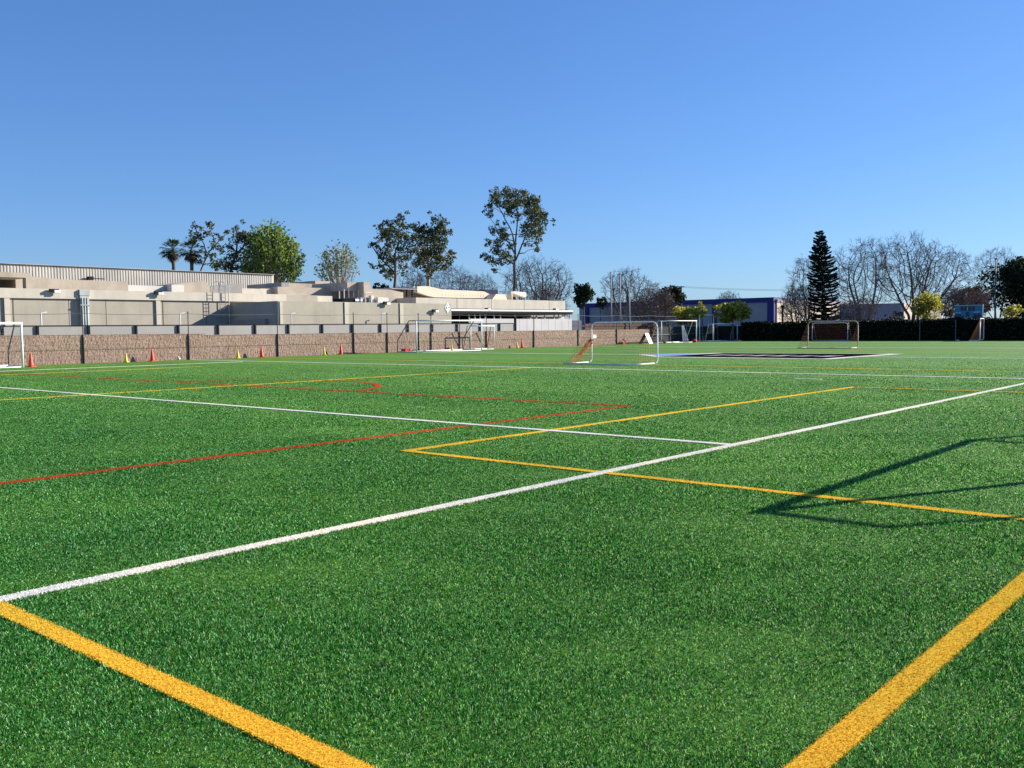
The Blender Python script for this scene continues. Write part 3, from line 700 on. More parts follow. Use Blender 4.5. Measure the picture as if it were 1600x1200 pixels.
# white hoarding
ya = yz(806, 505, -54)[0]; yb_ = yz(893.5, 505, -54)[0]
hw_ = thing('white_hoarding', (-54, (ya+yb_)/2, 1.2), 'tall white board hoarding at the end of the panel fence under the canopy', 'fence')
p = MB(); nb = 16
for i in range(nb):
    a = ya+(yb_-ya)*i/nb; b = ya+(yb_-ya)*(i+1)/nb; p.box(-54.06, -54.0+0.008*(i % 2), a+0.006, b-0.006, 1.2, 2.47)
p.build('boards', M['whitewall'], hw_)
p = MB(); p.box(-54.12, -53.9, ya-0.12, ya-0.02, 1.2, 2.6); p.build('fence_post', M['dark'], hw_)
ya2 = yz(735, 500, -55.2)[0]; yb2 = yz(806, 500, -55.2)[0]
p = MB(); p.box(-55.3, -55.2, ya2, yb2, 1.2, yz(760, 498, -55.2)[1]); 
tag(p.build('parapet_wall', M['whitewall']), 'low white wall under the canopy behind the grey panels', 'wall')
# boards coloured dark for the shadow on them, and brown fence toward the corner
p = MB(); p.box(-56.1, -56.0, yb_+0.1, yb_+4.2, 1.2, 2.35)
tag(p.build('board_fence', M['shadeboard'], None), 'plain boards with grey blue shade coloured in, right of the white hoarding', 'fence')
bf = thing('wooden_fence', (-54.8, 77, 1.2), 'brown wooden board fence behind the far end of the block wall', 'fence')
p = MB()
y = yz(914, 510, -54.8)[0]
while y < 86.5:
    p.box(-54.84, -54.80, y, y+0.16, 1.2, 2.02+0.03*math.sin(y*7)); y += 0.18
p.build('boards', M['wood'], bf)
p = MB(); p.box(-54.80, -54.76, 71, 86.5, 1.75, 1.85); p.build('rail', M['wood'], bf)

# ---------------------------------------------------------------- blue and beige industrial buildings
BYY = 135.0
bb = thing('blue_building', (-80, BYY, 0), 'long pale blue industrial building with navy roof band and navy columns', 'building')
xa, xb = ony(905, 480, BYY).x, ony(1210, 470, BYY).x
p = MB(); p.box(xa, xb-0.05, BYY, BYY+25, 0, 5.75); p.build('wall', M['bluegrey'], bb)
p = MB(); p.box(xa-0.2, xb, BYY-0.25, BYY+25, 5.2, 5.92); p.build('roof_band', M['blue'], bb)
for u0, u1 in ((913, 919), (1113, 1118.5), (1199, 1209.5)):
    a, b = ony(u0, 480, BYY-0.3).x, ony(u1, 480, BYY-0.3).x
    p = MB(); p.box(a, b, BYY-0.35, BYY+0.3, 0, 5.19); p.build('column', M['blue'], bb)
gx = ony(1312, 480, 150).x
be = thing('beige_building', (xb, 148, 0), 'sunlit beige warehouse wall turning the corner beside the navy column', 'building')
p = MB(); p.box(xb-20, xb+0.25, BYY+0.4, 168, 0, 5.15); p.build('wall', M['beige'], be)
p = MB(); p.box(xb-20, xb+0.33, BYY+0.4, 168, 5.155, 5.6); p.build('roof_band', M['lilac'], be)
for y in (137.5, 143, 149, 156):
    p = MB(); p.box(xb+0.24, xb+0.32, y, y+0.35, 0, 5.14); p.build('joint', M['stucco'], be)
lb = thing('lilac_building', (-40, 140, 0), 'plain lilac grey flat building with a bright end wall behind the bare trees', 'building')
x0, x1 = ony(1312, 485, 140).x, ony(1407, 485, 140).x
p = MB(); p.box(x0, x1-0.02, 140, 158, 0, ony(1390, 474, 140).z); p.build('wall', M['lilac'], lb)
p = MB(); p.box(x1, x1+0.5, 140, 158, 0, ony(1390, 473.5, 140).z); p.build('end_wall', M['beige'], lb)

# ---------------------------------------------------------------- scoreboard
SY = 96.6
a, b = ony(1491.5, 478, SY), ony(1535.5, 477.5, SY); zb3 = ony(1512, 498, SY).z
sb = thing('scoreboard', ((a.x+b.x)/2, SY, 0), 'teal scoreboard with dark digit panels standing above the hedge', 'scoreboard')
p = MB(); p.box(a.x, b.x, SY, SY+0.25, zb3, a.z); p.build('panel', M['teal'], sb, bevel=0.02)
p = MB()
for x0, x1, z0, z1 in ((a.x-.03, b.x+.03, a.z, a.z+.05), (a.x-.03, b.x+.03, zb3-.05, zb3)): p.box(x0, x1, SY-0.03, SY+0.26, z0, z1)
p.build('frame', M['palewall'], sb)
def sx(z): return a.x+(b.x-a.x)*(z-345)/(825-345)
def sz(z): return a.z+(zb3-a.z)*(z-318)/(520-318)
for x0, x1, z0, z1 in ((448, 498, 330, 398), (510, 556, 330, 398), (582, 632, 330, 398), (646, 694, 330, 398), (546, 598, 415, 482),
                       (352, 402, 450, 516), (412, 460, 450, 516), (676, 728, 445, 512), (740, 790, 445, 512)):
    p = MB(); p.box(sx(x0), sx(x1), SY-0.03, SY-0.002, sz(z1), sz(z0)); p.build('digit_panel', M['digit'], sb)
def text(s, x, z, y, size, mat, parent, name='lettering'):
    cu = bpy.data.curves.new('txt', 'FONT'); cu.body = s; cu.size = size; cu.align_x = 'CENTER'; cu.align_y = 'CENTER'; cu.extrude = 0.006
    o = bpy.data.objects.new('txt', cu); COL.objects.link(o)
    dg = bpy.context.evaluated_depsgraph_get(); me = bpy.data.meshes.new_from_object(o.evaluated_get(dg))
    bpy.data.objects.remove(o)
    org = parent_world(parent)
    me.transform(Matrix.Translation((x-org.x, y-org.y, z-org.z)) @ Matrix.Rotation(math.pi/2, 4, 'X'))
    return link(name, me, mat, parent)
text('HOME', sx(405), sz(428), SY-0.012, 0.20, M['white'], sb)
text('GUEST', sx(730), sz(422), SY-0.012, 0.20, M['white'], sb)
p = MB(); p.box(sx(510), sx(622), SY-0.012, SY-0.002, sz(512), sz(496)); p.build('plate', M['palewall'], sb)
p = MB(); p.box(sx(563), sx(570), SY-0.012, SY-0.002, sz(390), sz(340)); p.build('colon', M['white'], sb)
for u in (1494, 1532):
    x = ony(u, 490, SY).x; p = MB(); p.box(x-0.06, x+0.06, SY+0.26, SY+0.38, 0, a.z); p.build('post', M['pole'], sb)

# ---------------------------------------------------------------- goals
def goal(base, wdir, W, H, gd, td, r, label, stay='white', frame='white', net='wnet', rounded=False, front_bar=True, cell=0.15, cord=0.006, extra=None, bag=False, back_up=0.0):
    """base: ground point midway between the posts; the back lies 90 degrees left of wdir"""
    t = thing('soccer_goal', base, label, 'goal', 'soccer goals on and around the field')
    wd = Vector((wdir[0], wdir[1], 0)).normalized(); dd = Vector((-wd.y, wd.x, 0)); up = Vector((0, 0, 1)); B = Vector(base)
    P = lambda x, y, z: B+wd*x+dd*y+up*z
    h = W/2; fm = M[frame]
    if rounded:
        c = 0.28; arc = lambda cx, cz, a0, a1: [P(cx+c*math.cos(a0+(a1-a0)*i/5), 0, cz+c*math.sin(a0+(a1-a0)*i/5)) for i in range(6)]
        for s in (-1, 1):
            p = MB(); p.tube([P(s*h, 0.25, r), P(s*h, 0.08, r+0.03), P(s*h, 0, 0.16), P(s*h, 0, H-c)], r, 8); p.build('post', fm, t, True)
        p = MB(); p.tube(arc(-h+c, H-c, math.pi, math.pi/2) + arc(h-c, H-c, math.pi/2, 0), r, 8); p.build('crossbar', fm, t, True)
    else:
        for s in (-1, 1):
            p = MB(); p.tube([P(s*h, 0, 0), P(s*h, 0, H)], r, 10); p.build('post', fm, t, True)
        p = MB(); p.tube([P(-h-r, 0, H), P(h+r, 0, H)], r, 10); p.build('crossbar', fm, t, True)
    for s in (-1, 1):
        p = MB(); p.tube([P(s*h, 0.2 if rounded else 0, r), P(s*h, gd, r)], r*0.9, 8); p.build('side_bar', fm, t, True)
        p = MB()
        if td > 0:
            p.tube([P(s*h, 0, H), P(s*h, td, H), P(s*h, gd, back_up+r)] + ([P(s*h, gd, r)] if back_up else []), r*0.7, 8); p.build('stay', M[stay], t, True)
    p = MB(); p.tube([P(-h, gd, r), P(h, gd, r)], r*0.9, 8); p.build('back_bar', fm, t, True)
    if front_bar:
        p = MB(); p.tube([P(-h, 0, r*0.5), P(h, 0, r*0.5)], r*0.5, 6); p.build('front_bar', fm, t, True)
    if net:
        p = MB(); prof = [(0, H)] + ([(td, H-0.02)] if td else []) + [(gd, 0.05)]
        L = [0]
        for i in range(len(prof)-1): L.append(L[-1]+math.hypot(prof[i+1][0]-prof[i][0], prof[i+1][1]-prof[i][1]))
        def at(s):
            for i in range(len(prof)-1):
                if s <= L[i+1]+1e-6:
                    f = (s-L[i])/(L[i+1]-L[i]); y = prof[i][0]+f*(prof[i+1][0]-prof[i][0]); z = prof[i][1]+f*(prof[i+1][1]-prof[i][1])
                    return y, z-0.10*math.sin(math.pi*s/L[-1])*0.6
            return prof[-1]
        nx = int(W/cell); ns = int(L[-1]/cell)
        for i in range(nx+1):
            x = -h+W*i/nx; p.tube([P(x+0.03*math.sin(k*1.7+i), *at(L[-1]*k/8)) for k in range(9)], cord, 3, False)
        for j in range(ns+1):
            y, z = at(L[-1]*j/ns); p.tube([P(-h+W*k/6, y, z-0.02*math.sin(k*2.1+j)) for k in range(7)], cord, 3, False)
        for s in (-1, 1):                      # side nets
            for j in range(ns+1):
                y, z = at(L[-1]*j/ns)
                p.tube([P(s*h, 0, z), P(s*h, y, z)], cord, 3, False)
            for j in range(1, int(gd/cell)):
                y = j*cell; zt_ = H if y <= td else H*(gd-y)/(gd-td)
                p.tube([P(s*h, y, 0.03), P(s*h, y, zt_)], cord, 3, False)
        p.build('net', M[net], t)
    return t, P
# the goal beside the camera, out of frame on the right: its shadow lies on the turf
goal((-1.69, 14.75, 0), (0, -1), 6.35, 1.98, 2.0, 1.05, 0.058, 'white goal just outside the right edge whose frame shadow crosses the yellow line', net=None)
# cropped goal far left, in front of the wall
goal((-48.83, 16.4, 0), (0, 1), 5.9, 2.18, 1.7, 0.75, 0.055, 'white goal cut off by the left edge with an orange cone at its post', stay='darkpole', net='wnet', cord=0.003, cell=0.3, back_up=0.75)
a, b = gnd(651, 551.3), gnd(752.5, 548.2); a.x = b.x = -48.6; a = Vector((-48.6, onx(651, 540, -48.6).y, 0)); b = Vector((-48.6, onx(752.5, 540, -48.6).y, 0))
goal((a+b)/2, (0, 1), (b-a).length, 2.26, 2.0, 0.75, 0.05, 'large white goal with bare stays, largest of those against the block wall', stay='darkpole', net='wnet', cord=0.003, cell=0.3, back_up=0.8)
a = Vector((-50.6, onx(735.5, 540, -50.6).y, 0)); b = Vector((-50.6, onx(772.5, 540, -50.6).y, 0))
goal((a+b)/2, (0, 1), (b-a).length, 1.86, 0.8, 0.35, 0.04, 'small white goal tucked behind the right post of the large white goal', stay='darkpole', net=None)
g4, P4 = goal((-23.95, 35.25, 0), (-1, 0.03), 3.62, 1.84, 1.95, 0.0, 0.030, 'round cornered goal with a bunched orange net in midfield', net='onet', rounded=True, front_bar=False, cell=0.18, cord=0.0038)
p = MB()
hx = 1.81
for k in range(16):                            # net gathered in folds against the left post
    q0_ = P4(hx-0.02+0.05*math.sin(k), 0.02+0.06*math.cos(k*1.7), 1.12-0.012*(k % 7)); 
    q1_ = P4(hx+0.10*math.sin(k*2.3), 0.30+0.15*math.sin(k), 0.72+0.02*(k % 5)); q2_ = P4(hx-0.05+0.07*math.sin(k*3.1), 1.45+0.3*math.sin(k*1.3), 0.04)
    p.tube([q0_, q1_, q2_], [0.015, 0.013, 0.005], 4, False)
p.build('net_bundle', M['onet'], g4)
p = MB(); q = P4(hx-0.12, -0.03, 1.10); p.box(q.x+0.05, q.x+0.065, q.y-0.16, q.y+0.10, q.z+0.02, q.z+0.19); p.build('white_tag', M['white'], g4)
a = Vector((-49.4, onx(1033.5, 530, -49.4).y, 0)); b = Vector((-49.4, onx(1088, 530, -49.4).y, 0))
goal((a+b)/2, (0, 1), (b-a).length, 2.20, 1.3, 0.4, 0.048, 'white square goal before the dark screen fence holding a leaning rebound net', net=None)
a = Vector((-48.9, onx(1114, 530, -48.9).y, 0)); b = Vector((-48.9, onx(1152, 530, -48.9).y, 0))
goal((a+b)/2, (0, 1), (b-a).length, 1.86, 0.9, 0.5, 0.042, 'low white goal in the far corner where screen fence meets hedge', net=None)
xa_, xb_ = ony(1262.5, 540, 64.3).x, ony(1340.5, 540, 64.3).x
goal(((xa_+xb_)/2, 64.3, 0), (-1, 0.0), xb_-xa_, 1.86, 1.7, 0.0, 0.033, 'orange netted goal out on the field before the hedge, the nearer of two in line', frame='fadedpaint', stay='fadedpaint', net='bnet', rounded=True, front_bar=False, cell=0.18, cord=0.004)
xa_, xb_ = ony(1269, 530, 92.6).x, ony(1324.5, 530, 92.6).x
goal(((xa_+xb_)/2, 92.6, 0), (1, 0.0), xb_-xa_, 1.80, 1.1, 0.2, 0.033, 'goal with its net coloured dark red as if backlit, standing against the hedge, seen through the orange one', net='rnet', rounded=True, front_bar=False, cell=0.13, cord=0.008)
q = gnd(1531, 533.0)
vd = Vector((q.x, q.y, 0)).normalized(); ca_, sa_ = math.cos(-0.09), math.sin(-0.09)
wdv = Vector((vd.x*ca_-vd.y*sa_, vd.x*sa_+vd.y*ca_, 0))
goal(q+wdv*1.7, (wdv.x, wdv.y), 3.4, 2.0, 0.85, 0.0, 0.045, 'orange netted goal seen edge on beneath the teal scoreboard', net='bnet', rounded=True, front_bar=False, cell=0.10, cord=0.013)
# leaning rebound net inside the square goal
q0 = onx(1066, 535, -48.8); y0 = q0.y
rb = thing('rebound_net', (-48.8, y0, 0), 'leaning grey rebound net on a light frame inside the white square goal', 'rebounder')
A_ = [Vector((-48.4, y0-0.5, 0.05)), Vector((-48.4, y0+0.55, 0.05)), Vector((-49.3, y0+1.1, 1.72)), Vector((-49.3, y0+0.75, 1.72))]
p = MB(); p.tube(A_+[A_[0]], 0.03, 6); p.build('frame', M['pole'], rb)
p = MB()
for i in range(13):
    t_ = i/12; p.tube([A_[0].lerp(A_[1], t_), A_[3].lerp(A_[2], t_)], 0.010, 3, False); p.tube([A_[0].lerp(A_[3], t_), A_[1].lerp(A_[2], t_)], 0.010, 3, False)
p.build('net', M['wnet'], rb)

# ---------------------------------------------------------------- cones, balls, boxes
def make_cone(kind, hgt, label):
    t = thing('traffic_cone', (0, 0, 0), label, 'cone')
    s = hgt/0.71
    m_ = M['red'] if kind == 'red' else M['yel']
    p = MB(); p.lathe([(0.135*s, 0.03), (0.125*s, 0.07), (0.03*s, hgt-0.015), (0.022*s, hgt)], n=20); p.build('cone_body', m_, t, True)
    p = MB(); p.box(-0.19*s, 0.19*s, -0.19*s, 0.19*s, 0.0, 0.03); p.build('cone_base', m_, t, bevel=0.012)
    return t
def place(src, loc, label, group, first):
    if first: r = src
    else:
        r = src.copy(); COL.objects.link(r)
        for ch in src.children: c = ch.copy(); COL.objects.link(c); c.parent = r
    r.location = loc; r['label'] = label; r['group'] = group; r.rotation_euler.z = random.uniform(0, 1.5); return r
rc = make_cone('red', 0.72, 'x')
for i, (u, X, lb_) in enumerate(((48, -49.1, 'orange cone standing beside the post of the cropped goal'),
        (238, -51.05, 'orange cone between the yellow cone and the white ball along the wall'),
        (409, -51.05, 'orange cone by the wall below the shaded concrete corner'),
        (533, -51.05, 'orange cone by the wall just left of a fence post below the air conditioner'),
        (816, -51.0, 'farthest orange cone at the wall, right of the small goal, next to a yellow cone'))):
    q = onx(u, 560, X); place(rc, (X, q.y, 0.004), lb_, 'orange traffic cones along the wall', i == 0)
yc_ = make_cone('yel', 0.52, 'x')
for i, (u, X, lb_) in enumerate(((197, -50.75, 'yellow cone casting a dark shadow on the wall, nearest to the camera'),
        (372, -50.8, 'yellow cone by the wall left of a fence post under the shaded wing'),
        (507, -50.8, 'yellow cone by the wall left of the orange cone under the air conditioner'),
        (706.5, -50.6, 'yellow cone standing inside the large white goal beside a red bag'),
        (808.5, -50.8, 'farthest yellow cone, close left of the last orange cone'))):
    q = onx(u, 560, X); place(yc_, (X, q.y, 0.004), lb_, 'yellow cones along the wall', i == 0)
p = MB(); q = onx(1038.5, 535, -49.0)
def lump(name, c, sx_, sy_, sz_, mat, parent=None, seed=0):
    rg = random.Random(seed); m_ = MB(); nu, nv = 14, 8; vs = []; fs = []
    for j in range(nv+1):
        th = math.pi*j/nv
        for i in range(nu):
            ph = 2*math.pi*i/nu; k = 1+rg.uniform(-0.14, 0.14)
            vs.append((c[0]+sx_*k*math.sin(th)*math.cos(ph), c[1]+sy_*k*math.sin(th)*math.sin(ph), c[2]+sz_*(1-math.cos(th)*k)))
    for j in range(nv):
        for i in range(nu): fs.append((j*nu+i, j*nu+(i+1) % nu, (j+1)*nu+(i+1) % nu, (j+1)*nu+i))
    m_.add(vs, fs); return m_.build(name, mat, parent, True)
def ballbag(name, c, s, label, seed):
    t = thing(name, c, label, 'bag')
    lump('bag_body', c, s, s*1.25, s*0.62, M['crimson'], t, seed)
    p = MB(); p.tube([(c[0]+s*0.5, c[1]-s*0.5, c[2]+s*0.9), (c[0]+s*0.6, c[1], c[2]+s*1.35), (c[0]+s*0.5, c[1]+s*0.5, c[2]+s*0.9)], 0.02, 6); p.build('strap', M['rubber'], t, True)
    return t
q = onx(699, 548, -50.9); ballbag('equipment_bag', (-50.9, q.y, 0.0), 0.20, 'red equipment bag inside the large white goal beside a yellow cone', 3)
q = onx(1085, 534, -48.9); ballbag('equipment_bag', (-48.9, q.y, 0.0), 0.25, 'red bag slumped against the right post of the square goal', 5)
q = onx(1038.5, 535, -49.0); ballbag('equipment_bag', (-49.0, q.y, 0.0), 0.16, 'small orange red bag at the left post of the square goal', 8)
def crate(name, u, X, wy, hz, label):
    q = onx(u, 545, X); t = thing(name, (X, q.y, 0), label, 'crate')
    p = MB()
    for z in (0.02, hz*0.42, hz*0.78):
        for s in (-1, 1):
            p.box(X+s*0.2-0.012, X+s*0.2+0.012, q.y-wy/2, q.y+wy/2, z, z+hz*0.2); p.box(X-0.2, X+0.2, q.y+s*wy/2-0.012, q.y+s*wy/2+0.012, z+0.001, z+hz*0.2-0.001)
    for sx_ in (-1, 1):
        for sy_ in (-1, 1): p.box(X+sx_*0.2-0.03, X+sx_*0.2+0.03, q.y+sy_*wy/2-0.03, q.y+sy_*wy/2+0.03, 0.005, hz)
    p.build('crate_body', M['crimson'], t)
    p = MB(); p.box(X-0.19, X+0.19, q.y-wy/2+0.02, q.y+wy/2-0.02, 0.01, hz*0.75); p.build('contents', M['red'], t)
crate('plastic_crate', 634, -50.6, 0.42, 0.28, 'red plastic crate on the turf behind the left post of the large goal')
crate('plastic_crate', 973, -50.8, 0.50, 0.24, 'red box by the wall seen through the round cornered goal')
q = onx(279, 560, -51.0)
p = MB(); p.lathe([(0.11*math.sin(math.pi*i/12)+1e-4, 0.11-0.11*math.cos(math.pi*i/12)) for i in range(13)], (-51.0, q.y, 0.006), 16)
bl = p.build('soccer_ball', M['white'], None, True); tag(bl, 'white soccer ball lying by the wall left of a fence post', 'ball')
p = MB()
for k in range(6):
    an = k*1.05+0.3; c = Vector((-51.0+0.1085*math.cos(an)*0.9, q.y+0.1085*math.sin(an)*0.9, 0.116+0.047*(-1)**k))
    nrm = (c-Vector((-51.0, q.y, 0.116))).normalized(); t1 = nrm.orthogonal().normalized(); t2 = nrm.cross(t1)
    p.add([c+nrm*0.003+(t1*math.cos(i*1.2566)+t2*math.sin(i*1.2566))*0.035 for i in range(5)], [(0, 1, 2, 3, 4)])
bl.location = (0, 0, 0); p.build('dark_patches', M['dark'], bl)
# white A-frame board
q = onx(1012, 537, -49.6); y0 = q.y
ab = thing('folding_board', (-49.6, y0, 0), 'white A-frame board standing by the vine at the end of the wall', 'board')
p = MB(); p.add([(-49.35, y0-0.05, 0), (-49.35, y0+0.55, 0), (-49.75, y0+0.35, 1.02), (-49.75, y0-0.25, 1.02)], [(0, 1, 2, 3)])
p.v += [(x-0.03, y, z) for x, y, z in p.v[:4]]; p.f += [(7, 6, 5, 4), (0, 4, 5, 1), (1, 5, 6, 2), (2, 6, 7, 3), (3, 7, 4, 0)]
p.build('front_board', M['white'], ab)
p = MB(); p.add([(-50.2, y0-0.65, 0), (-50.2, y0-0.05, 0), (-49.79, y0+0.35, 1.02), (-49.79, y0-0.25, 1.02)], [(3, 2, 1, 0)])
p.v += [(x-0.03, y, z) for x, y, z in p.v[:4]]; p.f += [(4, 5, 6, 7), (1, 5, 4, 0), (2, 6, 5, 1), (3, 7, 6, 2), (0, 4, 7, 3)]
p.build('rear_board', M['dark'], ab)
q = ony(1497, 532.4, 93.2); p = MB(); p.box(q.x-0.16, q.x+0.16, 93.0, 93.2, 0.004, 0.05); p.box(q.x-0.10, q.x+0.10, 93.05, 93.15, 0.05, 0.08)
tag(p.build('goal_weight', M['white'], None, bevel=0.02), 'small white block lying on the turf under the scoreboard', 'weight')

# ---------------------------------------------------------------- vegetation
def leafquads(centres, size, rng, droop=0.0, aspect=0.55):
    """one small leaf-clump quad per centre (n,3), random facing"""
    n = len(centres)
    a = rng.normal(size=(n, 3)); a[:, 2] = a[:, 2]*(1-droop)-droop*1.6; a /= np.linalg.norm(a, axis=1)[:, None]
    b = rng.normal(size=(n, 3)); b -= a*(a*b).sum(1)[:, None]; b /= np.linalg.norm(b, axis=1)[:, None]
    s = size*rng.uniform(0.55, 1.3, n)[:, None]
    a = a*s*0.5; b = b*s*0.5*aspect
    V = np.stack([centres-a, centres+b*1.0-a*0.1, centres+a, centres-b*1.0-a*0.1], 1)
    return V
def cloud(clumps, per, size, rng, droop=0.0, shell=0.35, flat=0.85, aspect=0.55):
    C = []
    for c, r in clumps:
        n = max(6, int(per*r*r)); d = rng.normal(size=(n, 3)); d /= np.linalg.norm(d, axis=1)[:, None]
        rad = r*(shell+(1-shell)*rng.uniform(0, 1, n)**0.5)[:, None]*rng.uniform(0.85, 1.15, (n, 1))
        p = d*rad; p[:, 2] *= flat; C.append(np.array(c)+p)
    return leafquads(np.concatenate(C), size, rng, droop, aspect)

def limb(mb, pts, r0, r1, rng, n=6, wob=0.02):
    pts = [Vector(p) for p in pts]; out = []
    for i in range(len(pts)-1):                 # smooth with mid points
        out.append(pts[i]); L = (pts[i+1]-pts[i]).length
        out.append(pts[i].lerp(pts[i+1], 0.5)+Vector(rng.normal(size=3)*L*wob*1.5))
    out.append(pts[-1]); k = len(out)
    mb.tube(out, [r0+(r1-r0)*(i/(k-1))**0.8 for i in range(k)], n)

def traced_tree(name, label, trunk, limbs, clumps, d, org, sc, leaf, bark, per=26, size=0.42, depth=2.2, droop=0.35, seed=1, group=None, tr=0.28, cr=1.0, autolimb=True, zbase=0.0):
    """trunk/limbs/clumps read off the photograph (zoom coords -> pixels), set at distance d with real depth spread"""
    rng = np.random.default_rng(seed)
    T = lambda x, y, dd=0: ond(org[0]+x/sc, org[1]+y/sc, d+dd)
    b = T(*trunk[0]); base = Vector((b.x, b.y, zbase))
    t = thing(name, base, label, 'tree', group)
    mb = MB(); tp = [base]+[T(*q) for q in trunk]
    if tp[1].z < zbase+0.3: tp.pop(1)
    limb(mb, tp, tr, tr*0.45, rng, 8)
    for L in limbs:
        dd = rng.uniform(-1, 1)*depth*0.6
        limb(mb, [T(q[0], q[1], dd*i/(len(L)-1)) for i, q in enumerate(L)], tr*0.5, 0.06, rng)
    C = []; nodes = [Vector(p) for p in mb.v[::5]]
    nodes = [p for p in nodes if p.z > base.z+1.5] or nodes
    for x, y, r in clumps:
        rr = r/sc*d/F*1.15
        c = T(x, y, rng.uniform(-1, 1)*depth); C.append((c, rr))
        for _ in range(4): C.append((c+Vector(rng.normal(size=3))*rr*0.72, rr*rng.uniform(0.28, 0.62)))
        if autolimb:
            q = min(nodes, key=lambda p: (p-c).length+max(0, p.z-c.z)*1.5)
            limb(mb, [q, q.lerp(c, 0.5)+Vector((0, 0, 0.15)), c], 0.07, 0.025, rng, 4, 0.04)
    mb.build('trunk', M[bark], t, True)
    quads('crown', cloud(C, per*0.90, size*0.70, rng, droop, 0.1), M[leaf], t)
    return t

Z2 = (540, 270); S2 = 4.444
traced_tree('eucalyptus_tree', 'tallest eucalyptus, one bare lower trunk under an open airy crown',
    [(1168, 830), (1172, 690), (1176, 600), (1176, 520)],
    [[(1176, 520), (1160, 430), (1110, 330), (1050, 220)], [(1176, 520), (1190, 380), (1185, 200)], [(1180, 610), (1225, 500), (1260, 400), (1320, 280)], [(1174, 560), (1130, 480), (1060, 430)], [(1176, 640), (1120, 600), (1020, 600)]],
    [(1040,150,40),(1100,150,45),(1160,140,45),(1200,165,50),(1000,240,35),(1000,290,25),(1060,200,40),(1130,210,45),(1180,230,40),(1230,200,45),(1290,190,45),(1310,240,50),(1340,300,50),(1370,340,40),(1270,270,45),(1300,330,45),(1200,300,35),(1140,280,35),(1250,380,45),(1310,410,50),(1360,400,35),(1270,440,40),(1330,470,35),(1330,530,25),(1020,390,30),(1080,400,35),(1000,480,25),(1070,470,40),(1110,440,30),(1040,540,40),(1100,560,40),(1140,590,35),(980,590,30),(1020,620,35),(1080,620,35),(1040,680,20),(1140,510,25)],
    112, Z2, S2, 'lf_euc', 'bark', 239, 0.41, 2.6, 0.3, 21, 'eucalyptus trees', 0.24)
traced_tree('eucalyptus_tree', 'left tree of the paired eucalyptus with a ragged drooping crown',
    [(340, 800), (345, 650), (340, 560)],
    [[(345, 650), (300, 560), (260, 420)], [(342, 600), (370, 480), (375, 340)], [(342, 700), (250, 600), (185, 510)]],
    [(370,330,35),(310,350,35),(250,390,35),(270,430,40),(320,430,45),(370,420,40),(330,480,45),(300,520,35),(180,500,25),(215,500,25),(240,530,25),(260,590,40),(310,600,40),(240,640,25),(190,650,20),(270,680,35),(330,690,35),(290,720,25),(380,600,40),(400,520,45),(410,440,35),(420,380,35),(430,580,35),(395,660,25)],
    118, Z2, S2, 'lf_euc', 'bark', 239, 0.43, 2.4, 0.3, 22, 'eucalyptus trees', 0.26)
traced_tree('eucalyptus_tree', 'right tree of the paired eucalyptus with a pale trunk and fuller crown',
    [(575, 790), (580, 690), (565, 600)],
    [[(578, 690), (520, 600), (490, 470)], [(570, 620), (610, 500), (640, 350)], [(578, 720), (660, 640), (730, 580)]],
    [(620,320,30),(680,340,30),(650,380,45),(600,410,40),(680,410,35),(500,385,35),(540,420,45),(590,470,50),(650,460,50),(490,450,40),(540,500,50),(600,540,50),(660,520,40),(470,540,40),(530,580,45),(600,610,45),(560,660,40),(620,650,35),(490,620,35),(650,600,30),(720,590,35),(735,560,25),(700,620,25),(690,660,20),(580,700,25)],
    114, Z2, S2, 'lf_euc', 'palebark', 270, 0.43, 2.6, 0.3, 23, 'eucalyptus trees', 0.30)
Z1 = (240, 280); S1 = 5.3333
traced_tree('eucalyptus_tree', 'sparse eucalyptus with tufted foliage on bare limbs beside the palms',
    [(390, 770), (440, 650), (470, 600)],
    [[(440, 650), (420, 540), (370, 470), (350, 400)], [(470, 600), (510, 520), (480, 440), (470, 380)], [(470, 600), (540, 520), (620, 440)]],
    [(350,395,26),(315,435,10),(470,380,34),(380,480,46),(340,500,30),(450,455,25),(530,460,15),(560,490,25),(620,440,22),(585,560,15),(520,560,36),(440,620,30),(490,640,30),(370,690,30),(500,710,40)],
    120, Z1, S1, 'lf_euc', 'bark', 208, 0.45, 1.8, 0.3, 24, 'eucalyptus trees', 0.15)
traced_tree('eucalyptus_tree', 'brownish eucalyptus overlapping the left side of the round green tree',
    [(640, 790), (660, 700), (690, 620)],
    [[(690, 620), (700, 500), (690, 400)], [(660, 700), (760, 640), (830, 560)], [(690, 620), (780, 520), (800, 470)]],
    [(630,560,30),(650,620,46),(690,640,40),(560,690,42),(640,690,46),(700,450,42),(700,520,40),(760,480,52),(800,530,46),(820,460,38),(820,700,40),(780,740,46),(700,740,40),(620,740,46),(840,740,30),(690,400,20)],
    116, Z1, S1, 'lf_euc', 'bark', 208, 0.43, 2.0, 0.3, 25, 'eucalyptus trees', 0.24)

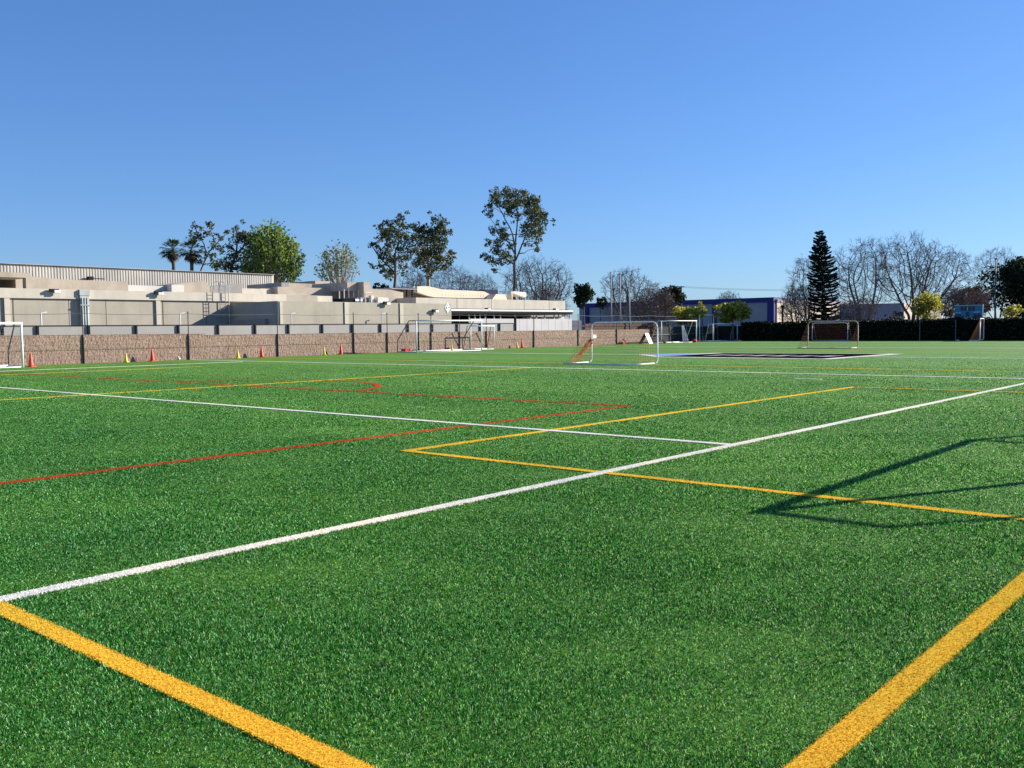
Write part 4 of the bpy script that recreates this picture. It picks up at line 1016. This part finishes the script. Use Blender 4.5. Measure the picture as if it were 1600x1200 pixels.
# round pale green tree: many upright stems fanning into a domed crown
def dome_tree(name, label, u0, u1, vt, vb, d, leaf, bark, stems, leaves, size, seed, dens_top=0.6, cat='tree', group=None, stem_r=0.07):
    rng = np.random.default_rng(seed)
    b = ond((u0+u1)/2, vb, d); w = (u1-u0)/2*d/F; top = ond((u0+u1)/2, vt, d).z
    z0 = 0.0; base = Vector((b.x, b.y, z0)); t = thing(name, base, label, cat, group)
    zb = b.z; H = top-zb
    mb = MB(); limb(mb, [base, Vector((b.x, b.y, max(0.6, zb-0.6)))], 0.30, 0.22, rng, 8); fork = Vector((b.x, b.y, max(0.5, zb-0.8)))
    tips = []
    for k in range(stems):
        a = rng.uniform(0, 2*math.pi); e = math.sqrt(rng.uniform(0.01, 1)); zz = math.sqrt(max(0, 1-e*e))
        rr = e*w*0.93
        tip = Vector((b.x+rr*math.cos(a), b.y+rr*math.sin(a)*0.8, zb+H*(0.12+0.86*zz**0.8)*rng.uniform(0.85, 0.98)))
        mid = fork.lerp(tip, 0.5)+Vector((rr*0.14*math.cos(a), rr*0.14*math.sin(a), -0.1*H))
        limb(mb, [fork, mid, tip], stem_r, 0.02, rng, 5, 0.02); tips.append((mid, tip))
    mb.build('trunk', M[bark], t, True)
    C = np.zeros((leaves, 3)); i = 0
    while i < leaves:
        m_, tp = tips[int(rng.integers(len(tips)))]
        f = rng.uniform(0.35, 1.05)
        if rng.uniform() > f**1.2*dens_top+(1-dens_top)*0.6: continue
        p = Vector(m_).lerp(tp, (f-0.3)/0.7); C[i] = np.array(p)+rng.normal(size=3)*w*0.075; i += 1
    quads('crown', leafquads(C, size, rng, 0.1, 0.7), M[leaf], t); return t
dome_tree('ficus_tree', 'large domed bright green tree rising behind the corrugated hall', 364, 483, 347, 456, 116, 'lf_ficus', 'palebark', 120, 7000, 0.38, 31, 0.85)
dome_tree('sprouting_tree', 'pale fan shaped tree with thin upright stems and sparse new leaves', 484, 575, 378, 446, 122, 'lf_pale', 'palebark', 70, 1150, 0.34, 32, 0.8, stem_r=0.06)

def palm(u, v, vbase, d, label, seed):
    rng = np.random.default_rng(seed); c = ond(u, v, d); base = Vector((c.x, c.y, 0))
    t = thing('fan_palm', base, label, 'palm tree', 'fan palms behind the hall'); 
    mb = MB(); limb(mb, [base, base+Vector((0.1, 0, c.z*0.5)), c], 0.30, 0.20, rng, 9, 0.004); mb.build('trunk', M['palm_trunk'], t, True)
    for part, n, mat, e0, e1, L0 in (('fronds', 46, 'lf_palm', -35, 80, 1.1), ('dead_skirt', 26, 'lf_dead', -85, -40, 0.9)):
        Q = []
        for k in range(n):
            az = rng.uniform(0, 2*math.pi); el = math.radians(rng.uniform(e0, e1)); L = L0*rng.uniform(0.8, 1.15)
            dr = np.array([math.cos(az)*math.cos(el), math.sin(az)*math.cos(el), math.sin(el)])
            sd_ = np.cross(dr, [0, 0, 1]); sd_ /= max(1e-6, np.linalg.norm(sd_)); o = np.array(c)
            hub = o+dr*L*0.75-np.array([0, 0, 0.10*L])
            Q.append([o-sd_*0.02, hub-sd_*0.02, hub+sd_*0.02, o+sd_*0.02])
            for j in range(9):
                a = (j-4)/4*1.15; f = dr*math.cos(a)+sd_*math.sin(a); R = L*rng.uniform(0.7, 0.95)
                tip = hub+f*R-np.array([0, 0, 0.28*R]); pr = np.cross(f, [0.1, 0.2, 1.0]); pr /= np.linalg.norm(pr)
                mid = hub+f*R*0.5
                Q.append([hub, mid-pr*0.06, tip, mid+pr*0.06])
        quads(part, np.array(Q), M[mat], t)
palm(270.5, 389, 420, 116, 'left fan palm of the two above the corrugated hall', 41)
palm(299, 390, 420, 113, 'right fan palm of the two, in front of the sparse eucalyptus', 42)

def colonise(pts, roots, step, kill, iters, rng):
    """grow branches toward points scattered through the crown; returns node positions and parents"""
    N = [np.array(r, float) for r in roots]; par = [-1]+[0]*(len(roots)-1)
    P_ = np.array(pts); pos = np.array(N); d = np.linalg.norm(P_[:, None]-pos[None], axis=2); near = d.argmin(1); nd = d.min(1); alive = np.ones(len(P_), bool)
    for it in range(iters):
        if not alive.any(): break
        idx = np.where(alive)[0]; acc = {}
        dirs = (P_[idx]-np.array(N)[near[idx]]); dirs /= np.linalg.norm(dirs, axis=1)[:, None]+1e-9
        for k, v in zip(near[idx], dirs):
            acc[k] = acc.get(k, 0)+v
        new = []
        for k, v in acc.items():
            v = v/(np.linalg.norm(v)+1e-9)+rng.normal(size=3)*0.07
            if par[k] > 0:
                pv = N[k]-N[par[k]]; v = v+0.45*pv/(np.linalg.norm(pv)+1e-9)
            v /= np.linalg.norm(v); new.append((k, N[k]+v*step))
        allp = np.array(N); keep = []
        for k, p in new:
            if np.min(((allp-p)**2).sum(1)) > (0.55*step)**2: keep.append((k, p))
        new = keep
        if not new: break
        base = len(N)
        for k, p in new: N.append(p); par.append(k)
        q = np.array([p for _, p in new]); dd = np.linalg.norm(P_[:, None]-q[None], axis=2); m = dd.argmin(1); md = dd.min(1)
        up_ = md < nd; near[up_] = base+m[up_]; nd = np.minimum(nd, md); alive &= nd > kill
    return N, par

def bare_tree(name, label, box, d, seed, stems=3, fork=0.16, spread=38, depth=7, tr=0.26, group='leafless winter trees', mat='twig', lean=0.0, leaves=None, nleaf=0, lsize=0.3, trunk_u=None, zbase=0.0, dens=1.0):
    rng = np.random.default_rng(seed); u0, u1, vt = box
    tu = trunk_u if trunk_u is not None else (u0+u1)/2
    b = ond(tu, 510, d); base = Vector((b.x, b.y, zbase)); H = ond((u0+u1)/2, vt, d).z-zbase
    wl, wr = (tu-u0)*d/F, (u1-tu)*d/F; W = wl+wr; cx = (wr-wl)/2
    n = int(900*dens); pts = []
    while len(pts) < n:                        # domed crown, denser toward its outside
        q = rng.uniform(-1, 1, 3); r = math.sqrt(float(q@q))
        if r > 1 or rng.uniform() > 0.30+0.7*r*r: continue
        lump = 1-0.16*math.sin(3.1*math.atan2(q[2], q[0])+seed)-0.10*math.sin(5.3*math.atan2(q[1], q[0])+seed*2)
        if r > lump: continue
        z = 0.60+0.40*q[2]
        if z < 0.26+0.1*rng.uniform(): continue
        pts.append((cx+q[0]*W/2, q[1]*W/2*0.9, z*H))
    step = max(0.16, H*0.027)
    roots = [(0, 0, 0)]; 
    for s in range(stems):
        az = 2*math.pi*(s+rng.uniform(-.25, .25))/stems; k = 0.045*H if stems > 1 else 0
        roots.append((k*math.cos(az)*0.8+cx*0.15, k*math.sin(az)*0.8, max(fork, 0.06)*H+rng.uniform(0, 0.05)*H))
    N, par = colonise(pts, roots, step, step*1.25, 120, rng)
    cnt = [0.0]*len(N); kids = [0]*len(N)
    for i in range(len(N)-1, 0, -1): kids[par[i]] += 1
    for i in range(len(N)-1, 0, -1):
        if kids[i] == 0: cnt[i] = 1.0
        cnt[par[i]] += cnt[i]
    tip = 0.013; ex = 1/2.15; rad = [max(tip, tr*(max(c, 1)/max(cnt[0], 1))**ex) for c in cnt]
    rdir = Vector((RGT[0], RGT[1], 0)); fdir = Vector((FWD[0], FWD[1], 0))
    fit = lambda p: base+rdir*float(p[0])+fdir*float(p[1])+Vector((0, 0, float(p[2])))
    t = thing(name, base, label, 'tree', group)
    A, Bm = MB(), MB(); tips = []
    for i in range(1, len(N)):
        p0, p1 = N[par[i]], N[i]; big = rad[i] > tr*0.30
        r0 = min(rad[par[i]], rad[i]*1.35)
        (A if big else Bm).tube([fit(p0), fit(p1)], [r0, rad[i]], 7 if big else (5 if rad[i] > 0.04 else 3), False)
        if rad[i] < 0.035:
            dv = p1-p0; dv = dv/(np.linalg.norm(dv)+1e-9)
            for _ in range(4 if kids[i] == 0 else (1 if rng.uniform() < 0.7 else 0)):
                v = dv+rng.normal(size=3)*0.42+np.array([0, 0, 0.10]); v /= np.linalg.norm(v); L = H*rng.uniform(0.05, 0.10)
                m1 = p1+v*L*0.5; e = p1+(v+rng.normal(size=3)*0.14)*L
                Bm.tube([fit(p1), fit(m1), fit(e)], [0.010, 0.009, 0.007], 3, False); tips.append(fit(e))
                for _q in range(2):
                    v2 = v+rng.normal(size=3)*0.6; Bm.tube([fit(m1), fit(m1+v2/np.linalg.norm(v2)*L*0.5)], [0.008, 0.006], 3, False)
    A.build('trunk', M['bark'], t, True); Bm.build('branches', M[mat], t)
    if leaves:
        C = np.array([tips[int(i)] for i in rng.integers(0, len(tips), nleaf)])+rng.normal(size=(nleaf, 3))*0.25
        quads('crown', leafquads(C, lsize*0.6, rng, 0.1, 0.7), M[leaves], t)
    return t
bare_tree('bare_tree', 'small bluish bare tree low between the paired eucalyptus trunks', (622, 668, 418), 128, 51, 4, 0.12, 34, 6, 0.20)
bare_tree('bare_tree', 'bare tree behind the swooping roof right of the eucalyptus pair', (640, 750, 412), 124, 52, 4, 0.10, 36, 7, 0.22)
bare_tree('bare_tree', 'low bare treetop just above the far end of the curved fascia', (712, 782, 426), 130, 53, 4, 0.10, 36, 6, 0.2)
bare_tree('bare_tree', 'broad dense bare tree beside the trunk of the tallest eucalyptus', (786, 897, 402), 112, 54, 5, 0.10, 38, 7, 0.30)
bare_tree('bare_tree', 'wide bare tree behind the three pale poles', (934, 1032, 421), 120, 55, 4, 0.14, 40, 7, 0.28)
bare_tree('bare_tree', 'pale bare crown left of the tall layered pine', (1224, 1296, 402), 135, 56, 3, 0.2, 36, 7, 0.2)
bare_tree('bare_tree', 'small dark bare tree in front of the beige warehouse left of the layered pine', (1217, 1276, 446), 108, 57, 3, 0.08, 40, 6, 0.16)
bare_tree('bare_tree', 'many stemmed bare tree spreading just right of the layered pine', (1298, 1394, 374), 110, 58, 5, 0.05, 36, 7, 0.24, trunk_u=1346)
bare_tree('bare_tree', 'bare tree with the highest bare crown, right of the many stemmed one', (1366, 1458, 363), 116, 59, 2, 0.20, 38, 7, 0.26, trunk_u=1424)
bare_tree('bare_tree', 'bare tree leaning right over the yellow green shrub', (1424, 1518, 380), 113, 60, 2, 0.2, 36, 7, 0.24, lean=0.25, trunk_u=1432)
bare_tree('bare_tree', 'faint bare tree between the scoreboard trees and the right edge', (1518, 1600, 388), 150, 61, 4, 0.12, 36, 7, 0.2)
bare_tree('bare_tree', 'low treetop peeping over the navy roof band', (1112, 1168, 457), 165, 62, 4, 0.1, 36, 6, 0.25)
bare_tree('reddish_tree', 'rust tinged low bare tree behind the canopy parapet', (828, 886, 446), 108, 63, 5, 0.06, 42, 7, 0.2, leaves='lf_rust', nleaf=900, lsize=0.25)
bare_tree('reddish_tree', 'brown reddish leafy tree left of the yellow green trees', (985, 1062, 452), 104, 64, 5, 0.06, 44, 7, 0.22, leaves='lf_rust', nleaf=1500, lsize=0.30)
bare_tree('reddish_tree', 'rust pink twiggy shrub at the foot of the many stemmed bare tree', (1300, 1372, 466), 104, 65, 6, 0.05, 46, 7, 0.12, leaves='lf_rust', nleaf=900, lsize=0.25)
bare_tree('reddish_tree', 'reddish brown tree behind the teal scoreboard', (1468, 1545, 446), 112, 66, 5, 0.08, 44, 7, 0.2, leaves='lf_rust', nleaf=1500, lsize=0.3)

def blob_tree(name, label, ell, d, leaf, bark, n, seed, cat='tree', per=108, size=0.4, droop=0.1, group=None, depthf=0.8, trunk=True, zbase=0.0, flat=0.85):
    """ell: (u, v, ru, rv) outline; filled with clumps of leaves"""
    rng = np.random.default_rng(seed); u, v, ru, rv = ell
    c = ond(u, v, d); base = Vector((c.x, c.y, zbase)); t = thing(name, base, label, cat, group); C = []
    mb = MB(); w, h = ru*d/F, rv*d/F
    limb(mb, [base, Vector((c.x, c.y, max(zbase+0.2, c.z-h*0.7))), Vector((c.x, c.y, c.z))], max(0.08, w*0.07), 0.05, rng, 7)
    for k in range(n):
        dr = rng.normal(size=3); dr /= np.linalg.norm(dr); rad = rng.uniform(0.35, 0.85)
        off = dr*rad*np.array([w, w*depthf, h]); p = Vector((c.x, c.y, c.z))+Vector((RGT[0], RGT[1], 0))*off[0]+Vector((FWD[0], FWD[1], 0))*off[1]+Vector((0, 0, off[2]))
        if p.z < zbase+0.2: p.z = zbase+0.2
        C.append((p, min(w, h)*rng.uniform(0.26, 0.44)))
        if k % 2 == 0: limb(mb, [Vector((c.x, c.y, max(zbase+0.1, c.z-h*0.6))), p], 0.05, 0.02, rng, 4, 0.05)
    mb.build('trunk', M[bark], t, True)
    quads('crown', cloud(C, per, size, rng, droop, flat=flat), M[leaf], t); return t
blob_tree('evergreen_tree', 'rounded dark evergreen tree between two bare trees left of the poles', (912, 460, 19, 25), 112, 'lf_dark', 'bark', 26, 71, per=252, size=0.38)
blob_tree('evergreen_tree', 'dark green bushy tree under the utility pole', (1046, 466, 24, 22), 116, 'lf_dark', 'bark', 26, 72, per=216, size=0.38)
blob_tree('evergreen_tree', 'dark bush top behind the stucco end wall left of the eucalyptus pair', (594, 449, 17, 8), 112, 'lf_dark', 'bark', 16, 73, per=288, size=0.35)
blob_tree('evergreen_tree', 'low dark bush right of the small dark evergreen, behind the blue wall corner', (938, 472, 14, 10), 116, 'lf_dark', 'bark', 14, 74, per=252, size=0.35)
blob_tree('yellow_green_tree', 'yellow green tree left of the navy column with a forked bare stem', (1073, 493, 30, 17), 101, 'lf_yel', 'bark', 40, 75, per=324, size=0.30)
blob_tree('yellow_green_tree', 'small yellow green sapling just left of the navy column', (1097, 485, 11, 13), 103, 'lf_yel', 'bark', 14, 76, per=288, size=0.28)
blob_tree('yellow_green_tree', 'largest yellow green tree, standing before the pale blue wall', (1145, 487, 33, 19), 103, 'lf_yel', 'bark', 56, 77, per=360, size=0.30)
blob_tree('yellow_green_tree', 'yellow green shrub standing over the hedge under the leaning bare tree', (1443, 479, 33, 21), 104, 'lf_yel', 'bark', 36, 78, per=216, size=0.30)
blob_tree('evergreen_tree', 'dark low shrub between the lilac building and the hedge', (1398, 494, 22, 8), 105, 'lf_dark', 'bark', 16, 79, per=288, size=0.3)
blob_tree('evergreen_tree', 'largest dark evergreen at the right edge, above the hedge', (1600, 448, 62, 58), 122, 'lf_dark', 'bark', 50, 80, per=75, size=0.50)
blob_tree('evergreen_tree', 'dark evergreen behind the scoreboard, left of the light pole', (1518, 468, 40, 24), 124, 'lf_dark', 'bark', 34, 81, per=158, size=0.45)
blob_tree('yellow_green_tree', 'bright green bush above the hedge near the right edge', (1582, 486, 22, 13), 102, 'lf_yel', 'bark', 18, 82, per=216, size=0.30)
blob_tree('vine_shrub', 'dark red vine and scrub at the end of the block wall', (1016, 520, 15, 14), 95, 'lf_rust', 'bark', 18, 83, 'shrub', per=324, size=0.22)
blob_tree('yellow_green_tree', 'small rusty green bush left of the scoreboard', (1478, 487, 12, 12), 103, 'lf_rust', 'bark', 12, 84, per=252, size=0.28)

# layered pine with tiers of upturned branches
def tiered_pine():
    rng = np.random.default_rng(90); d = 106
    foot = ond(1292, 505, d); base = Vector((foot.x, foot.y, 0)); top = ond(1280, 361, d)
    t = thing('layered_pine', base, 'tall dark pine with regular layered tiers of branches', 'tree')
    ax = lambda z: base.lerp(top, z/top.z)
    mb = MB(); mb.tube([base, ax(top.z*0.5), top], [0.30, 0.18, 0.03], 8)
    Q = []; zt = top.z; z = 1.7; k = 0
    while z < zt-0.15:
        f = (z-1.6)/(zt-1.6)
        R = float(np.interp(f, [0, .2, .4, .585, .77, .92, 1], [1.72, 1.68, 1.55, 1.38, 1.0, 0.5, 0.2]))
        nb = 7 if f < 0.8 else 5
        for b in range(nb):
            if rng.uniform() < 0.07: continue
            az = 2*math.pi*(b+0.5*(k % 2)+rng.uniform(-0.2, 0.2))/nb; L = R*rng.uniform(0.82, 1.1); o = ax(z+rng.uniform(-.1, .1))
            hd = np.array([math.cos(az), math.sin(az), 0]); sd_ = np.array([-hd[1], hd[0], 0])
            pts = [np.array(o)+hd*L*s+np.array([0, 0, L*(0.02*s+0.20*s*s*s)-0.05*L*s*(1-f)]) for s in np.linspace(0, 1, 7)]
            mb.tube([tuple(p) for p in pts[::2]], [0.045, 0.03, 0.02, 0.012], 4, False)
            for s in np.linspace(0.10, 1.0, int(12+L*18)):
                i = min(5, int(s*6)); p = pts[i]+(pts[i+1]-pts[i])*(s*6-i)
                wv = 0.30*(1-0.55*s)*(0.6+0.5*L/2)
                for sg in (-1, 1):
                    tip = p+sd_*sg*wv*rng.uniform(0.7, 1.2)+hd*0.20+np.array([0, 0, rng.uniform(0.04, 0.16)])
                    m_ = (p+tip)/2; up_ = np.array([0, 0, 0.07]); Q.append([p, m_-up_*0.8+hd*0.05, tip, m_+up_*1.2-hd*0.05])
        z += 0.35-0.11*f; k += 1
    mb.build('trunk', M['bark'], t, True); quads('crown', np.array(Q), M['lf_pine'], t)
tiered_pine()

# hedge along the far side
def hedge():
    rng = np.random.default_rng(101); x0, x1, y0, y1 = -48.6, 14.0, 94.1, 95.9
    def top(x): return 1.93+0.05*np.sin(x*0.9)+0.04*np.sin(x*2.3+1)+0.012*(x+48)*0.3
    t = thing('hedge', (-18, 95, 0), 'long clipped dark hedge in shade across the far side of the field', 'hedge')
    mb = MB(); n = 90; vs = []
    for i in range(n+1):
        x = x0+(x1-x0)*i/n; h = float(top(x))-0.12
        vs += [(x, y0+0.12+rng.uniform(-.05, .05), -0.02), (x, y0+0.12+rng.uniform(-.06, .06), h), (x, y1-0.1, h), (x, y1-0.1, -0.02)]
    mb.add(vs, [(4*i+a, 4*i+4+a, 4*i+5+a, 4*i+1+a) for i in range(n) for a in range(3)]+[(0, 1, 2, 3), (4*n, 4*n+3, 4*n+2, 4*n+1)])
    mb.build('branches', M['hedgecore'], t)  # solid core, its near-black colour standing in for the shaded inside
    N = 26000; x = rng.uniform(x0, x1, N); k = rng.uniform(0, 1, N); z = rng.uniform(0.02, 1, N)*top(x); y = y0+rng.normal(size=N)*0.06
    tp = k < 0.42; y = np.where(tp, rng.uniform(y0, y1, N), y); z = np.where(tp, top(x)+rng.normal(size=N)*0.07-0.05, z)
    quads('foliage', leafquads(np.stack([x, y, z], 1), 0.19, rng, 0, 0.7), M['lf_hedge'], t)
hedge()
hf = thing('hedge_fence', (-30, 93.8, 0), 'thin pale fence posts standing in front of the dark hedge', 'fence')
for u in (1437, 1493):
    x = ony(u, 530, 93.8).x; p = MB(); p.tube([(x, 93.8, 0), (x, 93.8, 1.95)], 0.028, 6); p.build('fence_post', M['pole'], hf)
x0_, x1_ = ony(1437, 530, 93.8).x, ony(1493, 530, 93.8).x
p = MB(); p.tube([(x0_, 93.8, 1.9), (x1_, 93.8, 1.9)], 0.008, 4); p.build('top_wire', M['wire'], hf)

# ---------------------------------------------------------------- poles and wires
for k, (ut, vt_, ub_, lb_) in enumerate(((954.5, 426, 955.5, 'tallest and leftmost of the three thin pale poles before the wide bare tree'), (968.5, 428, 969.5, 'middle one of the three thin pale poles before the wide bare tree'), (983, 441, 984, 'shortest and rightmost of the three thin pale poles before the wide bare tree'))):
    a, b = ond(ut, vt_, 97), ond(ub_, 512, 97); t = thing('net_pole', (b.x, b.y, 0), lb_, 'pole', 'pale poles at the field corner')
    p = MB(); p.tube([(b.x, b.y, 0), a], [0.085, 0.06], 8); p.build('pole', M['pole'], t, True)
    p = MB(); p.lathe([(0.06, 0), (0.09, 0.05), (0.02, 0.12)], a, 8); p.build('pole_cap', M['pole'], t)
a = ond(1064.5, 447, 150); up_ = thing('utility_pole', (a.x, a.y, 0), 'brown utility pole with a crossarm above the dark bushy tree', 'pole')
p = MB(); p.tube([(a.x, a.y, 0), a], [0.16, 0.12], 8); p.build('pole', M['bark'], up_, True)
ar = Vector((RGT[0], RGT[1], 0)); p = MB(); p.tube([a-ar*0.9-Vector((0, 0, .1)), a+ar*0.5-Vector((0, 0, .1))], 0.07, 6); p.build('crossarm', M['bark'], up_)
for k, (v0, v1) in enumerate(((447.5, 452), (449, 453.5))):
    e = ond(1300, v1, 150); s = ond(1064.5, v0, 150); p = MB()
    p.tube([s.lerp(e, f)-Vector((0, 0, 1.0*f*(1-f))) for f in np.linspace(0, 1, 12)], 0.016, 4, False)
    tag(p.build('power_line', M['wire']), ['upper thin wire running right from the utility pole over the navy roof', 'lower thin wire running right from the utility pole over the navy roof'][k], 'wire', 'wires on the utility pole')
a = ond(1556, 405, 118); t = thing('light_pole', (a.x, a.y, 0), 'tall slim light pole in front of the dark evergreen at right', 'pole')
p = MB(); p.tube([(a.x, a.y, 0), a], [0.10, 0.06], 8); p.build('pole', M['darkpole'], t, True)
p = MB(); p.box(a.x-0.16, a.x+0.16, a.y-0.12, a.y+0.12, a.z-0.05, a.z+0.12); p.build('lamp_head', M['dark'], t, bevel=0.04)
a = ond(1222.5, 481, 106); t = thing('street_lamp', (a.x, a.y, 0), 'short dark lamp post in front of the sunlit beige wall', 'lamp')
p = MB(); p.tube([(a.x, a.y, 0), a], [0.10, 0.07], 8); p.build('pole', M['dark'], t, True)
p = MB(); p.lathe([(0.10, 0), (0.24, 0.06), (0.24, 0.20), (0.08, 0.30)], a, 10); p.build('lamp_head', M['dark'], t)
